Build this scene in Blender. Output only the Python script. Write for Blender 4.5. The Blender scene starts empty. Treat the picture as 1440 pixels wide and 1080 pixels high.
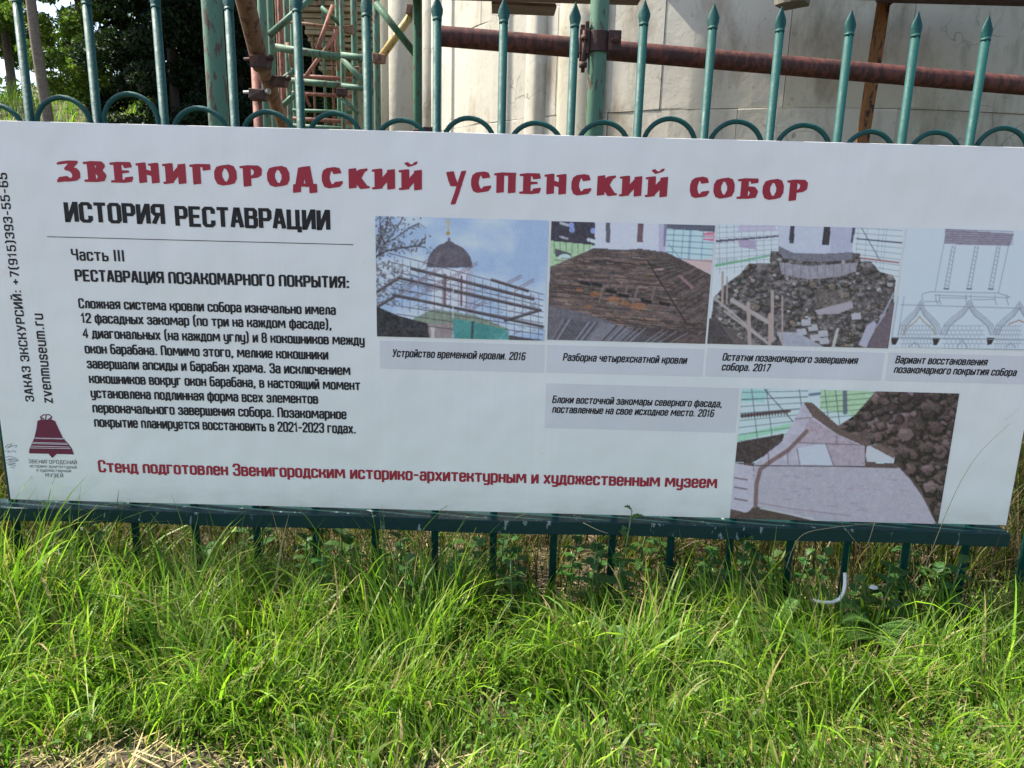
import bpy, math, random
import numpy as np
from mathutils import Vector, Matrix
random.seed(7); rng = np.random.default_rng(11)
S = bpy.context.scene
C = S.collection
PI = math.pi

# ------------------------------------------------------------------ camera, sky, sun, exposure
F, PITCH, ROLL, YAW = 1040.0, 12.8, 1.5, 0.0
CAM = Vector((0.0, -1.62, 0.90))
cd = bpy.data.cameras.new('camera'); cam = bpy.data.objects.new('camera', cd); C.objects.link(cam); S.camera = cam
cd.sensor_width = 36; cd.lens = 36*F/1440; cd.clip_start = 0.02; cd.clip_end = 500
RM = (Matrix.Rotation(math.radians(YAW), 3, 'Z') @ Matrix.Rotation(math.radians(90-PITCH), 3, 'X')
      @ Matrix.Rotation(math.radians(ROLL), 3, 'Z'))
cam.matrix_world = Matrix.Translation(CAM) @ RM.to_4x4()

SUND = Vector((0.60, -0.105, -0.80)).normalized()          # direction the light travels
w = bpy.data.worlds.new('World'); S.world = w; w.use_nodes = True
nt = w.node_tree; bg = nt.nodes['Background']; sky = nt.nodes.new('ShaderNodeTexSky')
sky.sky_type = 'NISHITA'; sky.sun_disc = False
sky.sun_elevation = math.asin(-SUND.z); sky.sun_rotation = math.atan2(-SUND.x, -SUND.y)
sky.air_density = 1.0; sky.dust_density = 2.0; sky.ozone_density = 1.0
nt.links.new(sky.outputs[0], bg.inputs[0]); bg.inputs[1].default_value = 0.13
sd = bpy.data.lights.new('sun', 'SUN'); sd.energy = 5.0; sd.angle = math.radians(0.55); sd.color = (1, .93, .82)
sun = bpy.data.objects.new('sun', sd); C.objects.link(sun); sun.rotation_euler = SUND.to_track_quat('-Z', 'Y').to_euler()
S.view_settings.view_transform = 'Standard'; S.view_settings.look = 'None'
S.view_settings.exposure = 1.32; S.view_settings.gamma = 1; S.view_settings.use_curve_mapping = False
S.render.engine = 'CYCLES'

def at(px, py, Y):
    "world point on the vertical plane y = Y seen at photograph pixel (px, py)"
    d = RM @ Vector((px-720, 540-py, -F)); t = (Y-CAM.y)/d.y
    return CAM + d*t

# ------------------------------------------------------------------ materials
def lin(c): return tuple(((v/255)/12.92 if v <= 10 else ((v/255+.055)/1.055)**2.4) for v in c)
class Nodes:
    def __init__(s, name):
        s.m = bpy.data.materials.new(name); s.m.use_nodes = True; s.nt = s.m.node_tree
        s.p = s.nt.nodes['Principled BSDF']; s.out = s.nt.nodes['Material Output']
    def n(s, t, **k):
        x = s.nt.nodes.new(t)
        for a, v in k.items(): setattr(x, a, v)
        return x
    def l(s, a, b): s.nt.links.new(a, b)
    def coord(s, scale=(1, 1, 1), kind='pos'):
        if kind == 'pos': o = s.n('ShaderNodeNewGeometry').outputs['Position']
        else: o = s.n('ShaderNodeTexCoord').outputs['Object']
        mp = s.n('ShaderNodeMapping'); mp.inputs['Scale'].default_value = scale; s.l(o, mp.inputs[0]); return mp.outputs[0]
    def noise(s, sc, det=4, scale=(1, 1, 1), rough=.6, kind='pos'):
        x = s.n('ShaderNodeTexNoise'); x.inputs['Scale'].default_value = sc; x.inputs['Detail'].default_value = det
        x.inputs['Roughness'].default_value = rough; s.l(s.coord(scale, kind), x.inputs['Vector']); return x.outputs['Fac']
    def ramp(s, f, stops):
        r = s.n('ShaderNodeValToRGB'); e = r.color_ramp.elements
        while len(e) < len(stops): e.new(.5)
        for i, (p, c) in enumerate(stops):
            e[i].position = p; e[i].color = (c if hasattr(c, '__len__') else (c, c, c))[:3]+(1,) if hasattr(c, '__len__') else (c, c, c, 1)
        s.l(f, r.inputs[0]); return r.outputs[0]
    def mix(s, f, a, b, mode='MIX'):
        x = s.n('ShaderNodeMix', data_type='RGBA', blend_type=mode)
        for sock, v in ((x.inputs[0], f), (x.inputs[6], a), (x.inputs[7], b)):
            if hasattr(v, 'is_output'): s.l(v, sock)
            elif hasattr(v, '__len__'): sock.default_value = tuple(v)[:3]+(1,)
            else: sock.default_value = v
        return x.outputs[2]
    def bump(s, h, st=.3, d=.01):
        b = s.n('ShaderNodeBump'); b.inputs['Strength'].default_value = st; b.inputs['Distance'].default_value = d
        s.l(h, b.inputs['Height']); s.l(b.outputs[0], s.p.inputs['Normal'])
    def col(s, c):
        if hasattr(c, 'is_output'): s.l(c, s.p.inputs['Base Color'])
        else: s.p.inputs['Base Color'].default_value = tuple(c)+(1,)
    def rough(s, v): 
        if hasattr(v, 'is_output'): s.l(v, s.p.inputs['Roughness'])
        else: s.p.inputs['Roughness'].default_value = v

def plain(name, c, r=.6, var=.15, sc=30):
    N = Nodes(name); f = N.noise(sc, 3)
    N.col(N.mix(f, [v*(1-var) for v in c], [min(1, v*(1+var)) for v in c])); N.rough(r); return N.m
def paint_mat(name, c, c2, chip=None, rough=.35, chip_at=.66, bsc=160):
    N = Nodes(name); f = N.noise(9, 4); base = N.mix(f, c, c2)
    if chip:
        g = N.noise(55, 5, (1, 1, .35)); m = N.ramp(g, [(chip_at-.05, 0), (chip_at, 1)]); base = N.mix(m, base, chip)
    N.col(base); N.rough(N.ramp(N.noise(40, 3), [(.3, rough), (.7, rough+.2)])); N.bump(N.noise(bsc, 3), .5, .0015); N.p.inputs['Specular IOR Level'].default_value = .3; return N.m
M = {}
M['teal'] = paint_mat('teal_gloss_paint', (.002, .046, .042), (.003, .062, .054), (.08, .12, .11), .5, .775)
M['teal_dark'] = paint_mat('rail_paint', (.003, .022, .024), (.005, .032, .034), (.22, .26, .25), .35, .69)
M['green'] = paint_mat('worn_green_paint', (.06, .13, .085), (.10, .19, .125), (.085, .05, .035), .5, .60)
M['green_dark'] = paint_mat('dark_green_paint', (.03, .10, .06), (.05, .14, .08), (.07, .035, .02), .5, .62)
M['rust'] = paint_mat('rusty_tube', (.085, .026, .019), (.12, .042, .03), (.05, .020, .016), .6, .52)
M['rust_orange'] = paint_mat('orange_rust', (.20, .085, .02), (.12, .05, .02), (.03, .015, .01), .7, .60)
M['rust_brown'] = paint_mat('brown_rusty_steel', (.16, .085, .05), (.22, .125, .075), (.09, .045, .028), .6, .58)
M['rust_pink'] = paint_mat('faded_red_paint', (.25, .11, .08), (.18, .07, .05), (.09, .04, .03), .6, .6)
M['coupler'] = paint_mat('coupler_iron', (.035, .018, .015), (.06, .03, .024), (.1, .045, .03), .6, .6)
M['yellow'] = paint_mat('yellow_tube_paint', (.48, .36, .14), (.38, .27, .09), (.1, .06, .03), .5, .62)
M['bolt'] = plain('galvanised_bolt', (.35, .35, .34), .4)
M['white_plastic'] = plain('white_plastic', (.50, .50, .48), .6, .35, 60)
M['red_ink'] = plain('crimson_ink', (.34, .012, .030), .6, .10, 60)
M['black_ink'] = plain('black_ink', (.012, .008, .009), .75, .15, 60)
M['maroon_ink'] = plain('maroon_ink', (.14, .012, .045), .4, .08, 60)
M['grey_ink'] = plain('grey_scribble', (.38, .38, .40), .5, .1)
M['pale_ink'] = plain('pale_ink', (.75, .68, .72), .5, .05)

N = Nodes('printed_photograph'); a = N.n('ShaderNodeAttribute', attribute_name='col'); N.col(a.outputs['Color']); N.rough(.4); M['photo'] = N.m
def board_mat(name, c, stripe):
    N = Nodes(name)
    st = N.noise(1, 2, (220, 1, .6)); base = N.mix(N.ramp(st, [(.35, 0), (.65, 1)]), [v*(1-stripe) for v in c], c)
    bl = N.noise(2.2, 3); base = N.mix(N.ramp(bl, [(.35, 0), (.7, 1)]), base, [c[0]*.95, c[1]*.955, c[2]*.96])
    sp = N.noise(90, 2); base = N.mix(N.ramp(sp, [(.765, 0), (.80, .7)]), base, (.25, .23, .2))
    # splashed mud along the lower edge
    g = N.n('ShaderNodeNewGeometry'); sx = N.n('ShaderNodeSeparateXYZ'); N.l(g.outputs['Position'], sx.inputs[0])
    mr = N.n('ShaderNodeMapRange'); mr.inputs[1].default_value = .215; mr.inputs[2].default_value = .31
    mr.inputs[3].default_value = 1; mr.inputs[4].default_value = 0; N.l(sx.outputs['Z'], mr.inputs[0])
    mu = N.n('ShaderNodeMath', operation='MULTIPLY'); N.l(mr.outputs[0], mu.inputs[0]); N.l(N.ramp(N.noise(14, 5, (1, 1, 3)), [(.3, .1), (.7, .55)]), mu.inputs[1])
    base = N.mix(mu.outputs[0], base, (.42, .38, .33))
    N.col(base); N.rough(N.ramp(N.noise(5, 3), [(.3, .30), (.7, .45)])); N.bump(N.noise(1, 3, (3.2, 1, 2.4)), .35, .05); return N.m
M['board'] = board_mat('white_plastic_board', (.84, .80, .77), .03)
M['strip'] = board_mat('grey_caption_print', (.71, .67, .685), .03)
M['board_edge'] = plain('board_edge', (.6, .6, .56), .5)

def stone_mat(name, clean, grey, dirt, soil_bias):
    N = Nodes(name)
    big = N.noise(.9, 4); base = N.mix(N.ramp(big, [(.35, 0), (.65, 1)]), clean, grey)
    streak = N.noise(2.0, 6, (2.2, 2.2, .7), .7); m = N.ramp(streak, [(.48-soil_bias, 0), (.72, 1)]); base = N.mix(m, base, dirt)
    fine = N.noise(26, 5, (1, 1, 1), .7); base = N.mix(N.ramp(fine, [(.60, 0), (.74, .55)]), base, [v*.5 for v in dirt])
    crack = N.n('ShaderNodeTexVoronoi', feature='DISTANCE_TO_EDGE'); crack.inputs['Scale'].default_value = 3.2
    wob = N.n('ShaderNodeTexNoise'); wob.inputs['Scale'].default_value = 5
    pv = N.n('ShaderNodeNewGeometry').outputs['Position']; N.l(pv, wob.inputs['Vector'])
    add = N.n('ShaderNodeMix', data_type='RGBA', blend_type='ADD'); add.inputs[0].default_value = .35; N.l(pv, add.inputs[6]); N.l(wob.outputs['Color'], add.inputs[7]); N.l(add.outputs[2], crack.inputs['Vector'])
    cm = N.ramp(crack.outputs['Distance'], [(.0, 1), (.012, 0)])
    gate = N.ramp(N.noise(1.3, 3), [(.55, 0), (.62, .7)])
    mu = N.n('ShaderNodeMath', operation='MULTIPLY'); N.l(cm, mu.inputs[0]); N.l(gate, mu.inputs[1])
    base = N.mix(mu.outputs[0], base, [v*.35 for v in dirt])
    N.col(base); N.rough(.9)
    hm = N.mix(.5, N.noise(14, 6, (1, 1, 1), .7), N.noise(3.5, 3)); N.bump(hm, .30, .02); return N.m
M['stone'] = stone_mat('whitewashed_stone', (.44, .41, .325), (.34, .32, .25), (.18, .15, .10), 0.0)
M['stone_b'] = stone_mat('dark_stained_stone', (.19, .17, .135), (.125, .115, .092), (.045, .038, .028), .10)  # darker base tone and heavier streaks, for the right of the apse
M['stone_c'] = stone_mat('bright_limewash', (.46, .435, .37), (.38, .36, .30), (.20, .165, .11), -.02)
M['mortar'] = plain('mortar', (.20, .18, .14), .95, .3)
M['tan_stone'] = stone_mat('tan_stone', (.36, .29, .19), (.28, .22, .145), (.16, .11, .07), 0)

def wood_mat(name, a, b):
    N = Nodes(name); g = N.noise(6, 5, (1, 9, 9)); N.col(N.mix(N.ramp(g, [(.3, 0), (.7, 1)]), a, b)); N.rough(.85); N.bump(g, .4, .004); return N.m
M['plank'] = wood_mat('dark_weathered_plank', (.06, .035, .022), (.13, .08, .05))
M['bark'] = wood_mat('bark', (.10, .075, .055), (.20, .16, .125))
def leaf_mat(name, trans=.35, rough=.5):
    N = Nodes(name); a = N.n('ShaderNodeAttribute', attribute_name='col'); N.col(a.outputs['Color']); N.rough(rough); N.p.inputs['Specular IOR Level'].default_value = .22
    tr = N.n('ShaderNodeBsdfTranslucent'); mx = N.n('ShaderNodeMixShader'); mx.inputs[0].default_value = trans
    N.l(N.mix(.5, a.outputs['Color'], N.mix(1.0, a.outputs['Color'], (1.15, 1.5, .4), 'MULTIPLY')), tr.inputs[0])
    N.l(N.p.outputs[0], mx.inputs[1]); N.l(tr.outputs[0], mx.inputs[2]); N.l(mx.outputs[0], N.out.inputs[0]); return N.m
M['grass'] = leaf_mat('grass_blade', .5, .42)
M['leaf'] = leaf_mat('tree_leaf', .35, .5)
M['weed'] = leaf_mat('weed_leaf', .35, .5)
M['straw'] = leaf_mat('straw', .2, .6)
N = Nodes('soil'); f = N.noise(3, 6); g = N.noise(60, 5)
N.col(N.mix(N.ramp(g, [(.4, 0), (.65, 1)]), N.mix(N.ramp(f, [(.35, 0), (.65, 1)]), (.028, .022, .014), (.055, .042, .026)), (.13, .10, .06))); N.rough(.95); N.bump(g, .8, .01); M['soil'] = N.m
N = Nodes('far_meadow'); f = N.noise(1.5, 6); N.col(N.mix(N.ramp(f, [(.35, 0), (.65, 1)]), (.07, .11, .025), (.16, .18, .05))); N.rough(.95); N.bump(N.noise(12, 5), .8, .05); M['meadow'] = N.m

# ------------------------------------------------------------------ object helpers
def link(name, me, parent=None, mats=()):
    o = bpy.data.objects.new(name, me); C.objects.link(o); o.parent = parent
    for m in mats: me.materials.append(m)
    return o
def thing(name, label, cat, loc=(0, 0, 0), group=None):
    o = bpy.data.objects.new(name, None); C.objects.link(o); o.location = loc; o.empty_display_size = .1
    o['label'] = label; o['category'] = cat
    if group: o['group'] = group
    return o
def tag(o, label=None, cat=None, group=None, kind=None):
    if label: o['label'] = label
    if cat: o['category'] = cat
    if group: o['group'] = group
    if kind: o['kind'] = kind
    return o
class MB:
    "collects shapes, builds ONE mesh; world coordinates, made local to the parent thing on build"
    def __init__(s): s.v = []; s.f = []; s.sm = []; s.c = None
    def add(s, vs, fs, smooth=False):
        b = len(s.v); s.v += [tuple(v) for v in vs]; s.f += [tuple(i+b for i in f) for f in fs]; s.sm += [smooth]*len(fs); return s
    def box(s, lo, hi, rot=None, org=None, jit=0):
        vs = [Vector((x, y, z)) for x in (lo[0], hi[0]) for y in (lo[1], hi[1]) for z in (lo[2], hi[2])]
        if jit: vs = [v+Vector((random.uniform(-jit, jit), random.uniform(-jit, jit), random.uniform(-jit, jit))) for v in vs]
        if rot is not None: vs = [rot @ v for v in vs]
        if org is not None: vs = [v+Vector(org) for v in vs]
        return s.add(vs, [(0, 1, 3, 2), (4, 6, 7, 5), (0, 4, 5, 1), (2, 3, 7, 6), (0, 2, 6, 4), (1, 5, 7, 3)])
    def tube(s, pts, r, seg=12, cap=True, inner=None):
        pts = [Vector(p) for p in pts]; n = len(pts); rs = r if hasattr(r, '__len__') else [r]*n
        vs = []; nrm = None
        for i, p in enumerate(pts):
            t = ((pts[min(i+1, n-1)]-pts[max(i-1, 0)])).normalized()
            if nrm is None: nrm = t.orthogonal().normalized()
            nrm = (nrm-t*nrm.dot(t)).normalized(); b = t.cross(nrm)
            for k in range(seg):
                a = 2*PI*k/seg; vs.append(p+(nrm*math.cos(a)+b*math.sin(a))*rs[i])
        fs = [(i*seg+k, i*seg+(k+1) % seg, (i+1)*seg+(k+1) % seg, (i+1)*seg+k) for i in range(n-1) for k in range(seg)]
        s.add(vs, fs, True)
        if cap: s.f += [tuple(len(s.v)-n*seg+k for k in range(seg))[::-1], tuple(len(s.v)-seg+k for k in range(seg))]; s.sm += [False, False]
        return s
    def build(s, name, mat, parent=None, bevel=0):
        me = bpy.data.meshes.new(name)
        off = Vector(parent_loc(parent)) if parent else Vector((0, 0, 0))
        me.from_pydata([tuple(Vector(v)-off) for v in s.v], [], s.f)
        me.polygons.foreach_set('use_smooth', s.sm); me.materials.append(mat); me.update()
        o = bpy.data.objects.new(name, me); C.objects.link(o); o.parent = parent
        if bevel:
            b = o.modifiers.new('bevel', 'BEVEL'); b.width = bevel; b.segments = 2; b.limit_method = 'ANGLE'
        return o
def parent_loc(p):
    v = Vector((0, 0, 0))
    while p: v += p.location; p = p.parent
    return v
def fast_mesh(name, verts, quads, cols, mat, parent=None, smooth=True):
    me = bpy.data.meshes.new(name); nv, nf = len(verts), len(quads)
    me.vertices.add(nv); me.vertices.foreach_set('co', verts.astype(np.float32).ravel())
    me.loops.add(nf*4); me.loops.foreach_set('vertex_index', quads.astype(np.int32).ravel())
    me.polygons.add(nf); me.polygons.foreach_set('loop_start', np.arange(0, nf*4, 4, dtype=np.int32))
    me.polygons.foreach_set('use_smooth', np.full(nf, smooth))
    me.update(calc_edges=True)
    if cols is not None:
        a = me.color_attributes.new('col', 'FLOAT_COLOR', 'POINT'); c4 = np.ones((nv, 4), np.float32); c4[:, :3] = cols; a.data.foreach_set('color', c4.ravel())
    me.materials.append(mat); o = bpy.data.objects.new(name, me); C.objects.link(o); o.parent = parent; return o
def vnoise(x, y, sc, seed=0):
    "smooth value noise for arrays"
    r = np.random.default_rng(seed).random((64, 64)); X = np.asarray(x)*sc; Y = np.asarray(y)*sc
    xi = np.floor(X).astype(int); yi = np.floor(Y).astype(int); fx = X-xi; fy = Y-yi; fx = fx*fx*(3-2*fx); fy = fy*fy*(3-2*fy)
    g = lambda a, b: r[a % 64, b % 64]
    return (g(xi, yi)*(1-fx)+g(xi+1, yi)*fx)*(1-fy)+(g(xi, yi+1)*(1-fx)+g(xi+1, yi+1)*fx)*fy

# ------------------------------------------------------------------ ground
def ground_h(x, y):
    x = np.asarray(x, float); y = np.asarray(y, float)
    t = np.clip((y-4.0)/9.0, 0, 1); t = t*t*(3-2*t); s = np.clip((0.5-x)/3.5, 0, 1)
    near = .018*(vnoise(x+50, y+50, 5, 3)-.5)+.03*(vnoise(x+50, y+50, 1.3, 4)-.5)
    return t*2.75*s+near
def ground_sheet(name, xs, ys, mat, dz=0):
    X, Y = np.meshgrid(xs, ys, indexing='ij'); Z = ground_h(X, Y)+dz
    v = np.stack([X, Y, Z], -1).reshape(-1, 3); nx, ny = len(xs), len(ys)
    i, j = np.meshgrid(np.arange(nx-1), np.arange(ny-1), indexing='ij'); a = (i*ny+j).ravel()
    o = fast_mesh(name, v, np.stack([a, a+ny, a+ny+1, a+1], -1), None, mat); return tag(o, kind='structure')
ground_sheet('ground', np.concatenate([np.linspace(-90, -4, 60), np.linspace(-3.8, 3.8, 110), np.linspace(4, 90, 60)]),
             np.concatenate([np.linspace(-60, -2, 25), np.linspace(-1.9, 3, 90), np.linspace(3.2, 16, 50), np.linspace(18, 120, 40)]), M['soil'])

# ------------------------------------------------------------------ lettering
CAPS = {
'А': (5, "0,0 1.9,10 3.1,10 5,0;.8,3 4.2,3"), 'Б': (5, "4.8,10 0,10 0,0 4,0 5,1 5,4.6 4,5.6 0,5.6"),
'В': (5, "0,0 0,10 3.8,10 4.7,9 4.7,6.5 3.8,5.5 0,5.5;3.8,5.5 5,4.5 5,1 4,0 0,0"), 'Г': (4.2, "0,0 0,10 4.2,10"),
'Д': (5.4, "-.4,-2 -.4,0 5.8,0 5.8,-2;.5,0 1.4,10 4.8,10 4.8,0"), 'Е': (4.6, "4.6,10 0,10 0,0 4.6,0;0,5.2 4,5.2"),
'Ж': (7.4, "3.7,0 3.7,10;0,10 .3,7 2,5.2 5.4,5.2 7.1,7 7.4,10;0,0 .3,3.4 2,5.2;7.4,0 7.1,3.4 5.4,5.2"),
'З': (4.8, "0,7.8 0,9 1,10 3.8,10 4.7,9 4.7,6.5 3.8,5.3 1.6,5.3;3.8,5.3 4.8,4.3 4.8,1 3.8,0 1,0 0,1 0,2.3"),
'И': (5.2, "0,10 0,0 .6,0 4.6,10 5.2,10 5.2,0"), 'К': (5, "0,0 0,10;5,10 4.7,7.3 3,5.2 0,5.2;3,5.2 4.8,3.2 5,0"),
'Л': (5, "0,0 .9,1 1,8.8 2,10 4,10 5,9 5,0"), 'М': (6.6, "0,0 .3,10 1,10 3.3,3 5.6,10 6.3,10 6.6,0"), 'Н': (5, "0,0 0,10;5,0 5,10;0,5.2 5,5.2"),
'О': (5, "1,0 0,1 0,9 1,10 4,10 5,9 5,1 4,0 1,0"), 'П': (5, "0,0 0,9 1,10 4,10 5,9 5,0"), 'Р': (4.8, "0,0 0,10 3.8,10 4.8,9 4.8,5.4 3.8,4.4 0,4.4"),
'С': (4.8, "4.8,7.4 4.8,9 3.8,10 1,10 0,9 0,1 1,0 3.8,0 4.8,1 4.8,2.6"), 'Т': (5, "0,10 5,10;2.5,10 2.5,0"),
'У': (5, "0,10 2.7,3.4;5,10 2.4,.8 1.6,0 .5,0"), 'Ф': (6.4, "3.2,-1 3.2,11;1,2 0,3 0,8 1,9 5.4,9 6.4,8 6.4,3 5.4,2 1,2"), 'Х': (5, "0,10 5,0;5,10 0,0"),
'Ц': (5.6, "0,10 0,0 5.8,0 5.8,-2;4.8,10 4.8,0"), 'Ч': (4.8, "0,10 0,6 1,5 4.8,5;4.8,10 4.8,0"), 'Ш': (7.4, "0,10 0,0 7.4,0 7.4,10;3.7,10 3.7,0"),
'Щ': (8, "0,10 0,0 8.2,0 8.2,-2;7.2,0 7.2,10;3.6,10 3.6,0"), 'Ы': (6.8, "0,10 0,0 3.2,0 4.2,1 4.2,4.6 3.2,5.6 0,5.6;6.8,10 6.8,0"),
'Ь': (4.8, "0,10 0,0 3.8,0 4.8,1 4.8,4.6 3.8,5.6 0,5.6"), 'Э': (4.8, "0,7.6 0,9 1,10 3.8,10 4.8,9 4.8,1 3.8,0 1,0 0,1 0,2.4;1.6,5.2 4.8,5.2"),
'Ю': (7.6, "0,0 0,10;0,5.2 2.8,5.2;3.8,0 2.8,1 2.8,9 3.8,10 6.6,10 7.6,9 7.6,1 6.6,0 3.8,0"), 'Я': (5, "5,0 5,10 1,10 0,9 0,6 1,5 5,5;2.6,5 .2,0"),
'I': (1, ".5,0 .5,10"),
'0': (4.6, "1,0 0,1 0,9 1,10 3.6,10 4.6,9 4.6,1 3.6,0 1,0"), '1': (3, "0,7.6 1.9,10 1.9,0"), '2': (4.6, "0,7.6 0,9 1,10 3.6,10 4.6,9 4.6,6.6 0,1 0,0 4.8,0"),
'3': (4.6, "0,8 0,9 1,10 3.6,10 4.6,9 4.6,6.5 3.6,5.3 1.6,5.3;3.6,5.3 4.6,4.3 4.6,1 3.6,0 1,0 0,1 0,2"), '4': (4.8, "3.6,0 3.6,10 0,3.6 0,2.6 4.9,2.6"),
'5': (4.6, "4.4,10 .3,10 .2,5.6 3.6,6 4.6,5 4.6,1 3.6,0 1,0 0,1 0,2"), '6': (4.6, "4.4,9 3.6,10 1,10 0,9 0,1 1,0 3.6,0 4.6,1 4.6,4.6 3.6,5.6 0,5.6"),
'7': (4.6, "0,10 4.6,10 4.6,9 1.8,0"), '8': (4.6, "1,5.3 .2,6.3 .2,9 1,10 3.6,10 4.4,9 4.4,6.3 3.6,5.3 1,5.3 0,4.3 0,1 1,0 3.6,0 4.6,1 4.6,4.3 3.6,5.3"),
'9': (4.6, ".2,1 1,0 3.6,0 4.6,1 4.6,9 3.6,10 1,10 0,9 0,5.4 1,4.4 4.6,4.4"),
'.': (1.2, ".6,0 .6,.6"), ',': (1.2, ".7,.6 .6,-.4 .1,-1.6"), ':': (1.2, ".6,0 .6,.8;.6,5.4 .6,6.2"), '-': (3, "0,4.4 3,4.4"), '+': (4.6, "0,4.6 4.6,4.6;2.3,2.3 2.3,6.9"),
'(': (2, "2,11.5 .5,9.6 .5,.6 2,-1.4"), ')': (2, "0,11.5 1.5,9.6 1.5,.6 0,-1.4"), ' ': (2.6, ""),
}
LOW = {
'а': (4.2, ".2,6.2 .9,7.3 3.3,7.3 4.2,6.4 4.2,0;4.2,4.2 .9,4.2 0,3.4 0,.8 .8,0 3.2,0 4.2,.9"), 'б': (4.4, "4.4,10 1,10 0,8.8 0,.9 .9,0 3.5,0 4.4,.9 4.4,5.2 3.5,6.1 0,6.1"),
'е': (4.2, "0,3.8 4.2,3.8 4.2,6.4 3.3,7.3 .9,7.3 0,6.4 0,.9 .9,0 3.3,0 4.1,.9 4.1,1.6"), 'р': (4.4, "0,-2.6 0,7.3 3.5,7.3 4.4,6.4 4.4,.9 3.5,0 0,0"),
'у': (4.4, "0,7.3 0,1.6 .9,.6 4.4,.6;4.4,7.3 4.4,-1.6 3.5,-2.5 .5,-2.5"), 'ф': (6.4, "3.2,-2.6 3.2,9.4;.9,0 0,.9 0,6.4 .9,7.3 5.5,7.3 6.4,6.4 6.4,.9 5.5,0 .9,0"),
'м': (7.4, "0,0 .3,7.3 1.3,7.3 3.7,2.2 6.1,7.3 7.1,7.3 7.4,0"), 'т': (4.8, "-.2,7.3 5,7.3;2.4,7.3 2.4,0"),
'z': (4, "0,7.3 4,7.3 0,0 4,0"), 'v': (4.4, "0,7.3 1.9,0 2.5,0 4.4,7.3"), 'e': (4.2, "0,3.8 4.2,3.8 4.2,6.4 3.3,7.3 .9,7.3 0,6.4 0,.9 .9,0 3.3,0 4.1,.9"),
'n': (4.4, "0,0 0,7.3;0,6.4 .9,7.3 3.5,7.3 4.4,6.4 4.4,0"), 'm': (6.6, "0,0 0,7.3 2.4,7.3 3.3,6.4 3.3,0;3.3,6.4 4.1,7.3 5.7,7.3 6.6,6.4 6.6,0"),
'u': (4.4, "0,7.3 0,.9 .9,0 3.5,0 4.4,.9;4.4,7.3 4.4,0"), 's': (4, "4,5.8 4,6.6 3.2,7.3 .8,7.3 0,6.5 0,4.6 .8,3.8 3.2,3.5 4,2.8 4,.8 3.2,0 .8,0 0,.8 0,1.5"), 'r': (3.2, "0,0 0,7.3;0,5.8 1.2,7.3 3.2,7.3"),
}
def parse(s): return [[tuple(map(float, p.split(','))) for p in st.split()] for st in s.split(';') if st.strip()]
def glyph(ch):
    if ch in CAPS: w_, s = CAPS[ch]; return w_, parse(s)
    if ch in LOW: w_, s = LOW[ch]; return w_, parse(s)
    if ch == 'Й': w_, s = CAPS['И']; return w_, parse(s)+[[(1.2, 13.2), (1.6, 12.2), (3.6, 12.2), (4, 13.2)]]
    if ch == 'й':
        w_, st = glyph('и'); return w_, st+[[(1, 10.4), (1.4, 9.5), (3.1, 9.5), (3.5, 10.4)]]
    w_, s = CAPS[ch.upper()]
    return w_*.88, [[(x*.88, y*.73) for x, y in st] for st in parse(s)]
class Ink:
    def __init__(s): s.v = []; s.f = []; s.k = 0
    def poly(s, pts, lift=0):
        b = len(s.v); s.k = (s.k+1) % 24; d = lift+s.k*8e-6
        s.v += [(x, z, d) for x, z in pts]; s.f.append(tuple(range(b, b+len(pts))))
    def ribbon(s, pts, hx, hy):
        "stroke with half widths hx (of uprights) and hy (of horizontals), mitred joints"
        n = len(pts); closed = n > 2 and pts[0] == pts[-1]
        if closed: pts = pts[:-1]; n -= 1
        P = [(x/hx, y/hy) for x, y in pts]; L = []; R = []
        for i in range(n):
            a = P[i-1] if (i or closed) else None; b = P[i]; c = P[(i+1) % n] if (i < n-1 or closed) else None
            def nd(u, v):
                dx, dy = v[0]-u[0], v[1]-u[1]; l = math.hypot(dx, dy) or 1; return dx/l, dy/l
            if a is None: d = nd(b, c); nx, ny = -d[1], d[0]; e = (-d[0]*.55, -d[1]*.55)
            elif c is None: d = nd(a, b); nx, ny = -d[1], d[0]; e = (d[0]*.55, d[1]*.55)
            else:
                d1, d2 = nd(a, b), nd(b, c); mx, my = -(d1[1]+d2[1]), d1[0]+d2[0]; l = math.hypot(mx, my)
                if l < .3: nx, ny = -d1[1], d1[0]
                else:
                    mx /= l; my /= l; k = min(1/max(.35, mx*-d1[1]+my*d1[0]), 1.8); nx, ny = mx*k, my*k
                e = (0, 0)
            L.append(((b[0]+nx+e[0])*hx, (b[1]+ny+e[1])*hy)); R.append(((b[0]-nx+e[0])*hx, (b[1]-ny+e[1])*hy))
        for i in range(n if closed else n-1):
            j = (i+1) % n; s.poly([L[i], L[j], R[j], R[i]])
    def nib(s, pts, q):
        "broad-nib pen: convex hull of the nib parallelogram at both ends of each segment"
        for i in range(len(pts)-1):
            ps = [(p[0]+a, p[1]+b) for p in pts[i:i+2] for a, b in q]; s.poly(hull(ps))
def hull(ps):
    ps = sorted(set((round(a, 6), round(b, 6)) for a, b in ps))
    def half(ps):
        h = []
        for p in ps:
            while len(h) >= 2 and (h[-1][0]-h[-2][0])*(p[1]-h[-2][1])-(h[-1][1]-h[-2][1])*(p[0]-h[-2][0]) <= 0: h.pop()
            h.append(p)
        return h
    a = half(ps); b = half(ps[::-1]); return a[:-1]+b[:-1]

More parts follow.
